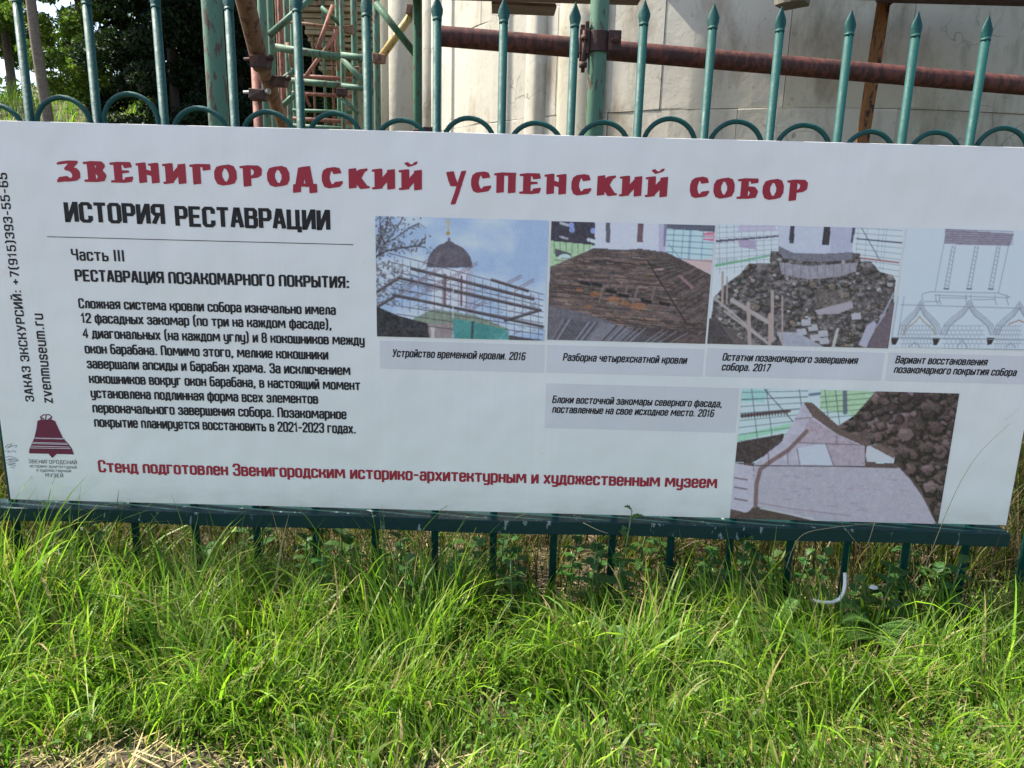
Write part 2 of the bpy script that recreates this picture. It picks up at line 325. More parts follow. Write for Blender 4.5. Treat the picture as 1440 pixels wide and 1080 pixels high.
YB = -0.034                                     # front face of the board
def bp(px, py): p = at(px, py, YB); return p.x, p.z
def finish_ink(ink, name, mat, lift=.0006, parent=None):
    me = bpy.data.meshes.new(name); off = parent_loc(parent)
    me.from_pydata([(x-off.x, YB-lift-d-off.y, z-off.z) for x, z, d in ink.v], [], ink.f)
    me.materials.append(mat); o = bpy.data.objects.new(name, me); C.objects.link(o); o.parent = parent; return o
def set_text(ink, text, p0, p1, cap, hx=.95, hy=.78, shear=0, gap=2.9, vertical=False):
    "p0, p1: baseline ends in photograph pixels, cap: capital height in pixels"
    if vertical:
        a = bp(*p0); b = bp(*p1); length = b[1]-a[1]; base = (a[0]+b[0])/2
        mid = ((p0[0]+p1[0])/2, (p0[1]+p1[1])/2); h = abs(bp(mid[0], mid[1])[0]-bp(mid[0]-cap, mid[1])[0])
    else:
        a = bp(*p0); b = bp(*p1); length = b[0]-a[0]; base = (a[1]+b[1])/2
        mid = ((p0[0]+p1[0])/2, (p0[1]+p1[1])/2); h = abs(bp(mid[0], mid[1])[1]-bp(mid[0], mid[1]-cap)[1])
    adv = 0; items = []
    for ch in text:
        w_, st = glyph(ch); items.append((adv, st)); adv += w_+(gap if ch != ' ' else 1.2)
    adv -= gap; ex = hx; sx = length/(adv+2*ex); sy = h/(10+2*hy)
    for off, st in items:
        for pts in st:
            q = [((x+off+ex)*sx, (y+hy)*sy) for x, y in pts]
            q = [(x+shear*y, y) for x, y in q]
            if vertical: q = [(base-y, a[1]+x) for x, y in q]; ink.ribbon(q, hy*sy, hx*sx)
            else: q = [(a[0]+x, base+y) for x, y in q]; ink.ribbon(q, hx*sx, hy*sy)

# ------------------------------------------------------------------ the information board
c0 = at(15, 704, YB); c1 = at(1415.5, 737, YB); t0 = at(100, 171, YB); t1 = at(1300, 204.5, YB)
BX0, BX1 = c0.x, c1.x; BZ0 = (c0.z+c1.z)/2; BZ1 = (t0.z+t1.z)/2
print('board', BX0, BX1, BZ0, BZ1, 'tilt', c0.z-c1.z, t0.z-t1.z)
board = thing('information_board', 'long white printed board hung on the green fence, with Cyrillic text and five pictures', 'sign', (0, YB, BZ0))
mb = MB(); nX, nZ = 40, 14
def warp(x, z): return .0022*math.sin(x*2.3+1)*math.cos(z*3.1)
mb.box((BX0, YB, BZ0), (BX1, YB+.004, BZ1)); mb.build('panel', M['board'], board, .0008)
TITLE = {
'З': (7, "-.3,8.4 1.2,9 5.2,9 2.6,6.1 4.6,5.6 5.7,4.2 5.6,2.2 4,.9 1.8,.9 .2,2 -.9,.4", None), 'В': (7.5, "1.6,9 1.6,1;0,9 4.6,9 5.8,7.6 4.6,5.9 1.6,5.3 4.8,4.9 6,3.2 5,1 0,1", None),
'Е': (7, "1.6,9 1.6,1;0,9 5.4,9 5.8,7.6;1.6,5.2 4.6,5.2;0,1 5.4,1 6,2.6", None), 'Н': (7.6, "1.2,9 1.2,1;6.4,9 6.4,1;1.2,5.9 6.4,4.4;.2,9 1.2,9;5.4,9 6.4,9", None),
'И': (7.6, "1.2,9 1.2,1;6.4,9 6.4,1;1.2,1.6 6.4,8;.1,9 1.2,9;.1,1 1.2,1", None), 'Г': (6, "1.4,9 1.4,1;.2,9 5.6,9 5.6,7.4", None),
'О': (7.8, "3.8,9.1 1.8,8.4 .8,6.2 .8,3.8 1.8,1.6 3.8,.9 5.8,1.6 6.8,3.8 6.8,6.2 5.8,8.4 3.8,9.1", None), 'Р': (7, "1.4,9 1.4,.6;.1,9 4.6,9 6,7.8 5.8,5.6 4.2,4.4 1.4,4.4", None),
'Д': (7.8, "2.4,8.6 1.2,2;4.2,9.4 5.4,1.2;2.4,8.9 4.2,9.4;.2,1.4 6.6,1.4;.2,1.4 0,-1.6;6.8,1.4 6.8,-1.6", None),
'С': (7, "5.6,7.4 5,8.8 3,9.2 1.4,8 .8,5.8 .8,3.8 1.6,1.6 3.4,.9 5,1.3 6.2,3", None), 'К': (7.4, "1.4,9 1.4,1;1.4,4.8 3.4,5.4 4.8,8.2 6,9;3.2,5.2 4.6,3 6,1 6.8,1", None),
'У': (7, ".6,9 1.4,6 2.4,3.6 4.2,3.6;6.4,9.6 5,5 3.6,0 2,-5", None), 'П': (7.6, "1.2,9 1.2,1;6.2,9 6.2,1;.2,9 6.4,9", None), 'Б': (7, "1.6,9 1.6,1;0,9 5.8,9 5.8,8;1.6,5.4 4.6,5.2 6,3.6 5.2,1.2 0,1", None),
}
for word, xa, ya, xb, yb in (('ЗВЕНИГОРОДСКИЙ', 83, 255.2, 598, 270), ('УСПЕНСКИЙ', 625, 271.5, 942, 278.5), ('СОБОР', 966, 279, 1137, 283.5)):
    ink = Ink(); a = bp(xa, ya); b = bp(xb, yb); h = bp(xa, ya-33)[1]-a[1]; base = (a[1]+b[1])/2
    adv = 0; it = []
    for ch in word:
        g = TITLE['И' if ch == 'Й' else ch]; it.append((adv, ch, g)); adv += g[0]+3.5
    sx = (b[0]-a[0])/(adv+.1); sy = h/10.6
    q = [(-1.55, -.72), (1.65, -.2), (1.55, .72), (-1.65, .2)]
    for off, ch, g in it:
        for st in parse(g[1]):
            if ch == 'У' and len(st) == 4 and st[-1][1] < -4: qq = [(v[0]*.62, v[1]*.8) for v in q]
            else: qq = q
            ink.nib([(a[0]+(x+off+1.8)*sx, base+(y+.1)*sy) for x, y in st], [(v[0]*sx, v[1]*sy) for v in qq])
        if ch == 'Й': ink.nib([(a[0]+(x+off+1.8)*sx, base+y*sy) for x, y in ((1.6, 12.6), (3, 11.4), (5, 12.2), (5.6, 13))], [(v[0]*sx*.4, v[1]*sy*.7) for v in q])
    finish_ink(ink, 'title_lettering', M['red_ink'], parent=board)
def text_obj(name, mat, rows):
    k = Ink()
    for r in rows: set_text(k, *r[:4], **(r[4] if len(r) > 4 else {}))
    return finish_ink(k, name, mat, parent=board)
text_obj('heading_lettering', M['black_ink'], [('ИСТОРИЯ', (92, 312), (233, 316.5), 29, dict(hx=1.25, hy=.95))])
text_obj('heading_lettering', M['black_ink'], [('РЕСТАВРАЦИИ', (247, 317.5), (465, 325), 29, dict(hx=1.25, hy=.95))])
text_obj('subheading_lettering', M['black_ink'], [('Часть III', (101, 366), (176, 368.5), 17, dict(hx=1.0))])
text_obj('subheading_lettering', M['black_ink'], [('РЕСТАВРАЦИЯ ПОЗАКОМАРНОГО ПОКРЫТИЯ:', (106, 394.5), (492, 406.8), 17, dict(hx=1.25, hy=.95))])
BODY = [('Сложная система кровли собора изначально имела', 111, 433.7, 472.5, 443), ('12 фасадных закомар (по три на каждом фасаде),', 114.4, 453.6, 467, 464),
('4 диагональных (на каждом углу) и 8 кокошников между', 117, 475, 513, 486.3), ('окон барабана. Помимо этого, мелкие кокошники', 119.6, 496.7, 462, 506.5),
('завершали апсиды и барабан храма. За исключением', 122.6, 517.6, 493, 528.4), ('кокошников вокруг окон барабана, в настоящий момент', 125.6, 538.5, 507, 549.5),
('установлена подлинная форма всех элементов', 128, 559.4, 447.7, 568.4), ('первоначального завершения собора. Позакомарное', 130.5, 580, 487.5, 590), ('покрытие планируется восстановить в 2021-2023 годах.', 133, 600.4, 501, 610)]
for t_, xa, ya, xb, yb in BODY: text_obj('text_line', M['black_ink'], [(t_, (xa, ya), (xb, yb), 14.5, dict(hx=1.18, hy=.9, gap=2.7))])
text_obj('credit_lettering', M['red_ink'], [('Стенд подготовлен Звенигородским историко-архитектурным и художественным музеем', (139, 664.5), (1008, 686.5), 17.5, dict(hx=1.12, hy=.88, gap=2.7))])
cap = dict(hx=1.15, hy=.9, shear=.16)
text_obj('caption_lettering', M['black_ink'], [('Устройство временной кровли. 2016', (551, 502), (738, 506.6), 11.5, cap)])
text_obj('caption_lettering', M['black_ink'], [('Разборка четырехскатной кровли', (791, 507.4), (965, 512), 11.2, cap)])
text_obj('caption_lettering', M['black_ink'], [('Остатки позакомарного завершения', (1015, 507.5), (1205, 511.8), 11, cap), ('собора. 2017', (1014, 521), (1082, 522.6), 11, cap)])
text_obj('caption_lettering', M['black_ink'], [('Вариант восстановления', (1258, 511.3), (1387, 514), 11, cap), ('позакомарного покрытия собора', (1256, 524.6), (1428, 529), 11, cap)])
text_obj('caption_lettering', M['black_ink'], [('Блоки восточной закомары северного фасада,', (776, 567), (1015, 572.8), 10.8, cap), ('поставленные на свое исходное место. 2016', (776, 580.8), (1003, 586.2), 10.8, cap)])
text_obj('contact_lettering', M['black_ink'], [('ЗАКАЗ ЭКСКУРСИЙ: +7(915)393-55-65', (52.5, 565), (5.5, 243), 12.8, dict(vertical=True, gap=3.1))])
text_obj('contact_lettering', M['black_ink'], [('zvenmuseum.ru', (76.5, 567), (58.5, 441), 15.5, dict(vertical=True, hx=.9))])
k = Ink(); a = bp(66, 330); b = bp(497, 346.8); zc = (a[1]+b[1])/2; k.poly([(a[0], zc-.0007), (b[0], zc-.0007), (b[0], zc+.0007), (a[0], zc+.0007)]); finish_ink(k, 'ruled_line', M['black_ink'], parent=board)

# bell emblem
E = lambda X, Y: bp(X/5.4, 560+Y/5.4)
k = Ink()
L = [(285, 172), (278, 230), (262, 300), (240, 350), (224, 385), (222, 418)]; R = [(420, 174), (445, 230), (478, 300), (520, 345), (548, 385), (562, 426)]
for i in range(5): k.poly([E(*L[i]), E(*R[i]), E(*R[i+1]), E(*L[i+1])])
k.poly([E(285, 172), E(310, 162), E(395, 162), E(420, 174)]); k.poly([E(366, 418), E(398, 453), E(434, 420)])
bell = finish_ink(k, 'bell_emblem', M['maroon_ink'], parent=board)
k = Ink()
for st in ([(318, 162), (308, 142), (330, 126), (375, 124), (394, 142), (384, 162)], [(347, 162), (352, 126)], [(318, 148), (335, 158)], [(384, 148), (368, 160)]): k.ribbon([E(*p) for p in st], .0011, .0011)
finish_ink(k, 'bell_loop', M['maroon_ink'], parent=board)
k = Ink()
for i in range(21): k.ribbon([E(266+i*10.4, 298+(i*.25)), E(271+i*10.4, 306+(i*.25)), E(276.4+i*10.4, 298+(i*.25))], .0005, .0005)
for st in ([(252, 334), (512, 341)], [(246, 343), (516, 350)], [(232, 362), (530, 370)], [(230, 376), (536, 381)]): k.ribbon([E(*p) for p in st], .0006, .0006)
finish_ink(k, 'bell_band', M['pale_ink'], lift=.0010, parent=board)
small = []
def e2(X, Y): return (X/5.4, 560+Y/5.4)
text_obj('emblem_lettering', M['grey_ink' if 0 else 'black_ink'], [('ЗВЕНИГОРОДСКИЙ', e2(220, 492), e2(585, 502), 5.2, dict(hx=.5, hy=.5)), ('историко-архитектурный', e2(230, 526), e2(583, 532), 4.4, dict(hx=.5, hy=.5)), ('и художественный', e2(280, 556), e2(540, 562), 4.4, dict(hx=.5, hy=.5)), ('МУЗЕЙ', e2(348, 598), e2(482, 602), 5.4, dict(hx=.5, hy=.5))])
k = Ink()
for st in ("40,372 60,352 92,345 78,362 54,380 100,360 128,358 120,375", "36,400 70,398 60,412 110,396 120,412", "40,448 80,440 130,455 60,462 140,474 70,480", "48,490 120,492 60,505 124,510 80,524 110,528", "44,470 140,466"):
    k.ribbon([E(*map(float, p.split(','))) for p in st.split()], .0009, .0009)
finish_ink(k, 'scribble', M['grey_ink'], parent=board)

# ---------------- printed photographs: rasters painted with numpy onto dense colour grids
def quadT(TL, TR, BR, BL):
    def T(X, Y):
        u = v = .5
        for _ in range(5):
            yt = TL[1]+(TR[1]-TL[1])*u; yb = BL[1]+(BR[1]-BL[1])*u; v = (Y-yt)/(yb-yt)
            xl = TL[0]+(BL[0]-TL[0])*v; xr = TR[0]+(BR[0]-TR[0])*v; u = (X-xl)/(xr-xl)
        return u, v
    return T
class Pic:
    def __init__(s, W, H, T):
        s.W, s.H, s.T = W, H, T; s.a = np.zeros((H, W, 3)); s.y, s.x = np.mgrid[0:H, 0:W].astype(float); s.x += .5; s.y += .5
    def P(s, pts): 
        r = []
        for p in pts: u, v = s.T(*p); r.append((u*s.W, v*s.H))
        return r
    def fbm(s, sc, seed=0, sx=1, sy=1, o=4):
        t = 0; am = .5
        for i in range(o): t = t+am*vnoise(s.x*sx, s.y*sy, 2**i/sc, seed+i); am /= 2
        return t/(1-.5**o)
    def mask(s, pts, soft=0):
        p = s.P(pts); m = np.zeros((s.H, s.W), bool); n = len(p)
        for i in range(n):
            (x1, y1), (x2, y2) = p[i], p[(i+1) % n]
            if y1 == y2: continue
            c = ((y1 > s.y) != (y2 > s.y)) & (s.x < (x2-x1)*(s.y-y1)/(y2-y1)+x1); m ^= c
        return m.astype(float)
    def put(s, m, c, al=1):
        m = (m*al)[..., None]; c = np.asarray(c, float); s.a = s.a*(1-m)+c*m
    def poly(s, pts, c, al=1, var=0, sc=3, seed=1, **k):
        col = np.asarray(c, float)
        if var: col = col+((s.fbm(sc, seed, **k)-.5)*2*var)[..., None]
        s.put(s.mask(pts), col, al)
    def line(s, pts, wd, c, al=1):
        p = s.P(pts)
        for (x1, y1), (x2, y2) in zip(p, p[1:]):
            dx, dy = x2-x1, y2-y1; L2 = dx*dx+dy*dy+1e-9
            t = np.clip(((s.x-x1)*dx+(s.y-y1)*dy)/L2, 0, 1); d = np.hypot(s.x-x1-t*dx, s.y-y1-t*dy)
            s.put(np.clip(wd/2+.5-d, 0, 1)*min(1, wd+.3 if wd < .7 else 1), c, al)
    def ell(s, cx, cy, rx, ry, c, al=1):
        (x, y), (x2, y2) = s.P([(cx, cy), (cx+rx, cy+ry)]); d = np.hypot((s.x-x)/abs(x2-x), (s.y-y)/abs(y2-y)); s.put(np.clip((1-d)*6, 0, 1), c, al)
def stones(p, n, pts, r0, r1, cols, seed=3):
    "heaped stones: each a dark gap below and a lit lump above, kept inside the outline"
    m = p.mask(pts)[..., None]; before = p.a.copy(); q = random.Random(seed); X = [a for a, b in pts]; Y = [b for a, b in pts]
    for _ in range(n):
        x = q.uniform(min(X), max(X)); y = q.uniform(min(Y), max(Y)); r = q.uniform(r0, r1)**1.0*(1 if q.random() < .8 else 1.6); e = q.uniform(.55, .9); c = q.choice(cols); g = q.uniform(.75, 1.2)
        p.ell(x+r*.18, y+r*.3, r*1.12, r*e*1.15, tuple(v*.38 for v in c), .75)
        h = [(x+r*q.uniform(.75, 1.1)*math.cos(a), y+r*e*q.uniform(.75, 1.1)*math.sin(a)) for a in np.linspace(0, 2*PI, 7)[:-1]]
        p.poly(h, tuple(min(230, v*g) for v in c), .85); p.ell(x-r*.2, y-r*e*.35, r*.5, r*e*.35, tuple(min(235, v*g*1.25) for v in c), .5)
    p.a = before*(1-m)+p.a*m
def grain(p, amt, seed=1):
    r = np.random.default_rng(seed); g = r.normal(0, 1, (p.H, p.W, 1))*.7+r.normal(0, .35, (p.H, p.W, 3)); b = g.copy()
    b[1:-1, 1:-1] = (g[1:-1, 1:-1]*2+g[:-2, 1:-1]+g[2:, 1:-1]+g[1:-1, :-2]+g[1:-1, 2:])/4
    lum = p.a.mean(-1, keepdims=True); p.a = p.a+b*amt*np.clip(1.5-lum/170, .25, 1.2)
    k = p.a.copy(); k[1:-1, 1:-1] = p.a[1:-1, 1:-1]*.6+(p.a[:-2, 1:-1]+p.a[2:, 1:-1]+p.a[1:-1, :-2]+p.a[1:-1, 2:])*.1; p.a = k
def lay_pic(pic, quad, name, label=None):
    grain(pic, 11 if name == 'printed_photo' else 4)
    "quad: photograph pixels of the corners TL TR BR BL"
    x0 = (bp(*quad[0])[0]+bp(*quad[3])[0])/2; x1 = (bp(*quad[1])[0]+bp(*quad[2])[0])/2
    z1 = (bp(*quad[0])[1]+bp(*quad[1])[1])/2; z0 = (bp(*quad[3])[1]+bp(*quad[2])[1])/2
    H, W = pic.H, pic.W; off = parent_loc(board)
    X = np.linspace(x0, x1, W)[None, :]-off.x+np.zeros((H, 1)); Z = np.linspace(z1, z0, H)[:, None]-off.z+np.zeros((1, W))
    v = np.stack([X, np.full_like(X, YB-.0008-off.y), Z], -1).reshape(-1, 3)
    i, j = np.meshgrid(np.arange(H-1), np.arange(W-1), indexing='ij'); a = (i*W+j).ravel()
    c = np.clip(pic.a/255, 0, 1); c = np.where(c <= .04045, c/12.92, ((c+.055)/1.055)**2.4)*1.30
    o = fast_mesh(name, v, np.stack([a, a+W, a+W+1, a+1], -1), np.clip(c, 0, .78).reshape(-1, 3), M['photo'], board, False)
    if label: o['label'] = label
    return o
rr = random.Random(5)
# picture 1: scaffolded dome against the sky
T1 = quadT((90, 65), (1350, 97), (1325, 962), (112, 925))
p = Pic(244, 168, T1); n = p.fbm(55, 3, 1, 1.6); t = np.clip((n-.4)*3.2, 0, 1)[..., None]
p.a = np.array([160, 176, 200.])*(1-t)+np.array([196, 201, 212.])*t
for _ in range(7):      # branches, top left
    x, y, a = 95, rr.uniform(250, 420), rr.uniform(-1.1, -.5)
    pts = [(x, y)]
    for _ in range(9):
        a += rr.uniform(-.35, .35); x += 42*math.cos(a); y += 42*math.sin(a); pts.append((x, y))
        b = a+rr.choice((-1, 1))*rr.uniform(.5, 1.2); p.line([(x, y), (x+55*math.cos(b), y+55*math.sin(b))], .7, (70, 60, 62), .8)
        for _ in range(4): p.ell(x+rr.uniform(-40, 40), y+rr.uniform(-40, 40), 7, 8, (80, 70, 68), .7)
    p.line(pts, 1.3, (60, 50, 52), .9)
for _ in range(260):
    x, y = 95+abs(rr.gauss(0, 120)), rr.uniform(380, 700); p.ell(x, y, rr.uniform(5, 13), rr.uniform(4, 11), (85, 75, 75), .5)
p.poly([(520, 430), (800, 440), (800, 730), (500, 720)], (205, 203, 212), 1, 6)
p.poly([(760, 430), (800, 440), (800, 730), (745, 730)], (165, 160, 175), .8)
dome = [(470, 425)]+[(470+165-165*math.cos(t_), 425-175*math.sin(t_)**.9) for t_ in np.linspace(.1, PI/2-.25, 7)]+[(622, 235), (632, 235)]+[(635+165*math.cos(t_), 440-180*math.sin(t_)**.9) for t_ in np.linspace(PI/2-.25, .05, 7)]
p.poly(dome, (92, 82, 90), 1, 22, 12, 4); p.line([(560, 330), (520, 420)], 5, (130, 118, 125), .5); p.line([(628, 300), (628, 225)], 3, (95, 85, 92)); p.line([(622, 180), (618, 80)], 2, (190, 165, 110)); p.ell(621, 187, 15, 15, (170, 130, 60)); p.line([(606, 110), (634, 112)], 1.2, (190, 165, 110))
p.line([(600, 480), (600, 690)], 4, (125, 90, 95)); p.line([(720, 490), (720, 700)], 2.6, (110, 75, 80))
for _ in range(90): x = rr.uniform(180, 820); y = 350+(x-180)*.35+rr.uniform(0, 330); p.line([(x, y), (x+rr.uniform(25, 80), y+rr.uniform(-45, 35))], .8, rr.choice([(62, 54, 60), (120, 100, 108), (90, 80, 84)]), .6)
p.poly([(380, 790), (520, 725), (820, 770), (1060, 870), (1060, 930), (340, 850)], (132, 140, 122), 1, 18)
p.poly([(100, 700), (260, 770), (480, 830), (490, 935), (100, 925)], (48, 46, 50), 1, 30, 4); p.poly([(480, 830), (660, 830), (660, 945), (490, 940)], (150, 132, 130), 1, 20, 5); p.poly([(500, 850), (530, 850), (530, 940), (505, 938)], (205, 190, 190), .8)
for (a, b) in (((100, 605), (270, 500)), ((270, 500), (1290, 735)), ((120, 705), (250, 625)), ((230, 620), (1310, 855)), ((360, 435), (1240, 655)), ((1040, 810), (1290, 735)), ((940, 515), (1200, 595))): p.line([a, b], 4.0, (66, 56, 58), .95); p.line([(a[0], a[1]-6), (b[0], b[1]-6)], 1, (150, 130, 130), .7)
for i in range(9): p.line([(195+i*8, 325+i*62), (1310, 620+i*42)], 1.0, (62, 54, 60), .85)
for i in range(19): x = 235+i*58; p.line([(x, 350+i*15), (x, min(960, 700+i*22))], .75, (92, 82, 88), .85)
for (x0, y0, x1, y1) in ((270, 610, 690, 355), (390, 640, 835, 395), (440, 400, 590, 310), (800, 720, 900, 670), (1050, 540, 1155, 490), (1110, 590, 1245, 515)):
    for o_ in (-9, 9): p.line([(x0, y0+o_), (x1, y1+o_)], .9, (105, 82, 90), .9)
    m_ = int((x1-x0)/16)
    for i in range(m_): p.line([(x0+(x1-x0)*i/m_, y0+(y1-y0)*i/m_-9), (x0+(x1-x0)*(i+.6)/m_, y0+(y1-y0)*(i+.6)/m_+9)], .8, (150, 125, 130), .8)
for _ in range(60): x = rr.uniform(820, 1300); y = 560+(x-820)*.28+rr.uniform(-30, 320); p.line([(x, y), (x+rr.uniform(20, 60), y+rr.uniform(-30, 30))], .7, (95, 85, 92), .7)
p.poly([(660, 795), (800, 815), (1062, 880), (1065, 950), (668, 945)], (76, 136, 130), 1, 16, 14, 8, sx=.8, sy=.5); p.line([(805, 820), (800, 945)], 3.2, (58, 70, 72)); p.line([(1055, 885), (1000, 950)], 1, (150, 200, 195), .6)
p.line([(660, 560), (662, 790)], 1.2, (205, 200, 205)); p.poly([(1065, 915), (1290, 960), (1065, 962)], (70, 60, 62), .9)
lay_pic(p, [(527, 303), (771, 311), (766, 481), (531, 471)], 'printed_photo', 'printed photograph of a dark dome behind scaffolding')
# picture 2: roof being stripped
T2 = quadT((88, 60), (1330, 78), (1245, 978), (52, 958))
p = Pic(231, 168, T2); p.a[:] = (196, 205, 208)
p.poly([(85, 60), (420, 62), (420, 235), (80, 205)], (62, 56, 66), 1, 12)
for x, y in ((240, 90), (405, 130), (245, 125)): p.ell(x, y, 22, 24, (150, 160, 215), .9)
p.line([(160, 75), (212, 90)], 4, (205, 205, 210), .8); p.line([(155, 175), (210, 190)], 3, (200, 200, 205), .8); p.line([(370, 195), (415, 208)], 5, (220, 220, 225), .9)
p.poly([(80, 205), (420, 235), (250, 340), (80, 400)], (168, 192, 150), 1, 16); p.poly([(115, 262), (240, 300), (240, 330), (120, 320)], (85, 80, 85)); p.ell(190, 325, 50, 25, (190, 215, 200))
p.poly([(960, 60), (1330, 80), (1330, 130), (960, 105)], (75, 72, 85), .85); p.poly([(960, 105), (1325, 135), (1310, 330), (1000, 320), (955, 290)], (186, 208, 218)); p.poly([(1240, 135), (1320, 130), (1320, 195), (1240, 190)], (205, 110, 130)); p.line([(1255, 165), (1305, 165)], 5, (235, 190, 200))
p.poly([(1060, 335), (1305, 330), (1290, 440)], (205, 170, 165))
for i in range(6): p.line([(960, 110+i*42), (1318, 118+i*46)], .9, (80, 85, 95), .85)
for i in range(7): p.line([(110+i*45, 110), (110+i*45, 300)], .8, (45, 45, 52), .6)
for x in (1020, 1090, 1140, 1150, 1240): p.line([(x, 90), (x-20, 330)], .9, (90, 95, 105), .7)
p.line([(970, 215), (1080, 350)], .8, (120, 125, 130))
p.poly([(418, 62), (962, 70), (950, 280), (418, 265)], (201, 197, 208), 1, 5); p.poly([(900, 68), (962, 70), (950, 280), (900, 275)], (180, 170, 188)); p.poly([(940, 70), (962, 70), (950, 240), (935, 235)], (120, 112, 130), .8)
p.poly([(500, 66), (535, 66), (532, 215), (502, 215)], (96, 90, 98)); p.poly([(742, 70), (785, 70), (780, 212), (735, 210)], (110, 84, 88)); 
roof = [(80, 400), (370, 275), (410, 255), (620, 268), (760, 258), (960, 282), (1310, 455), (1270, 1000), (980, 990), (60, 700)]
base_ = p.a.copy(); p.poly(roof, (92, 76, 72), 1, 26, 7, 3, sy=2.2)
for _ in range(420):      # separate boards, each its own tone
    v_ = rr.random(); y = 275+v_*560; x = rr.uniform(90, 800+v_*280); ln_ = rr.uniform(40, 130); sl = .03+.2*v_; th_ = 5+9*v_; g_ = rr.uniform(.6, 1.35)
    p.poly([(x, y), (x+ln_, y+ln_*sl), (x+ln_, y+ln_*sl+th_), (x, y+th_)], tuple(g_*c_ for c_ in rr.choice([(122, 100, 94), (106, 86, 80), (138, 114, 104), (126, 94, 76)])), .8)
p.put(1-p.mask(roof), np.where(p.mask(roof)[..., None] > 0, p.a, base_), 1)
for i in range(30):
    y = 290+i*17; xa = max(80, 400-i*24); p.line([(xa, y+(i*1.5)), (800+i*17, y+30+i*3.2)], rr.uniform(.7, 1.8), rr.choice([(52, 42, 42), (120, 98, 92), (66, 54, 52)]), .75)
for i in range(20):
    t_ = i/20; x0, y0 = 815+t_*400, 345+t_*590; xe = min(x0+250, 1290-.12*(y0-400)-8); p.line([(x0, y0), (xe, max(y0-.62*(xe-x0)-10*t_, 285+.5*(xe-960)))], rr.uniform(1, 2), rr.choice([(48, 38, 38), (128, 106, 100), (58, 48, 46)]), .8)
for _ in range(110): x = rr.uniform(100, 950); y = rr.uniform(330, 640); p.line([(x, y), (x+rr.uniform(20, 70), y+rr.uniform(0, 12))], rr.uniform(.8, 2), rr.choice([(40, 32, 32), (135, 112, 100), (76, 60, 56)]), .7)
for x in (460, 560, 640, 720, 850): p.line([(x+20, 540), (x-12, 660)], 3.2, (120, 104, 98))
for (x, y) in ((300, 500), (390, 510), (500, 560), (590, 590), (760, 630), (900, 650)): p.poly([(x, y), (x+85, y+15), (x+80, y+42), (x, y+24)], (34, 28, 30))
for x, y, r in ((740, 690, 60), (560, 640, 50), (420, 600, 46), (640, 670, 40), (360, 700, 30), (300, 570, 30)): p.ell(x, y, r, r*.5, (168, 104, 62), .6)
for _ in range(70): x = rr.uniform(80, 1180); y = 560+(x*.28)+rr.uniform(-60, 130); p.line([(x, y), (x+rr.uniform(30, 90), y+rr.uniform(8, 24))], 1.1, rr.choice([(66, 52, 50), (125, 98, 92)]), .6)
p.line([(815, 350), (1110, 830)], 1.8, (45, 36, 36)); p.poly([(1040, 455), (1065, 448), (1165, 540), (1145, 555)], (140, 108, 108))
p.poly([(60, 690), (360, 750), (730, 890), (985, 978), (50, 960)], (105, 98, 104), 1, 14)
for i in range(46): x = 70+i*20; p.line([(x, 985), (x+110+i*1.2, 985-190+i*2.2)], 1.3, rr.choice([(60, 54, 60), (168, 160, 170), (60, 54, 60), (140, 132, 140)]), .8)
# p.put(1-p.mask([(50, 690), (360, 745), (730, 880), (985, 972), (1215, 978), (1290, 440), (1290, 0), (0, 0), (0, 690)])*1, p.a.copy(), 0)
lay_pic(p, [(775, 311), (1005, 317), (992, 483), (770, 478)], 'printed_photo', 'printed photograph of a stripped brown timber roof under a white drum')
# picture 3: rubble round the drum
T3 = quadT((85, 75), (1355, 97), (1235, 897), (8, 875))
p = Pic(264, 168, T3); p.a[:] = (205, 212, 212)
for i in range(9): p.line([(70, 100+i*34), (500, 85+i*30)], .8, (120, 120, 130), .7)
for i in range(9): p.line([(100+i*50, 80), (100+i*50, 400)], .8, (110, 110, 120), .6)
p.poly([(75, 180), (500, 148), (500, 158), (75, 196)], (95, 85, 95)); p.poly([(70, 340), (440, 272), (440, 285), (70, 358)], (120, 165, 130)); p.poly([(225, 180), (345, 178), (345, 240), (235, 225)], (165, 140, 165), .8); p.poly([(225, 85), (480, 82), (480, 118), (225, 125)], (185, 165, 185), .7)
for i in range(12): p.line([(85+i*12, 300), (85+i*12, 330-i)], 1.2, (130, 140, 135), .6)
for i in range(9): p.line([(1020, 95+i*34), (1335, 110+i*38)], .9, (110, 115, 120), .75)
for x in (1040, 1100, 1180, 1210, 1230): p.line([(x, 95), (x-30, 380)], .8, (120, 125, 130), .6)
p.line([(1050, 290), (1310, 318)], 2, (150, 90, 85)); p.line([(1030, 165), (1330, 190)], 1.6, (70, 70, 80)); p.line([(1060, 95), (1180, 300)], .9, (90, 80, 90))
p.poly([(500, 84), (1025, 90), (995, 250), (850, 262), (600, 262), (500, 215)], (190, 188, 197), 1, 5); p.poly([(850, 88), (1020, 90), (990, 250), (850, 255)], (165, 160, 178), .6)
p.poly([(580, 84), (610, 84), (600, 200), (570, 198)], (62, 58, 66)); p.poly([(808, 88), (852, 88), (838, 208), (792, 206)], (60, 50, 56)); p.poly([(1000, 92), (1018, 92), (1000, 190), (985, 190)], (80, 70, 84))
rub = [(60, 560), (140, 470), (240, 400), (300, 330), (440, 330), (445, 250), (520, 250), (600, 290), (980, 260), (1050, 260), (1050, 310), (1120, 310), (1180, 380), (1270, 400), (1290, 440), (1230, 895), (300, 880), (10, 880)]
p.poly(rub, (92, 82, 80), 1, 34, 7, 9)
m = p.mask(rub); g = p.fbm(3.5, 21, o=3)*.6+p.fbm(14, 25, o=2)*.4; p.put(m*np.clip((g-.53)*6, 0, 1), (158, 146, 142), .6); p.put(m*np.clip((.46-g)*6, 0, 1), (54, 46, 46), .7)
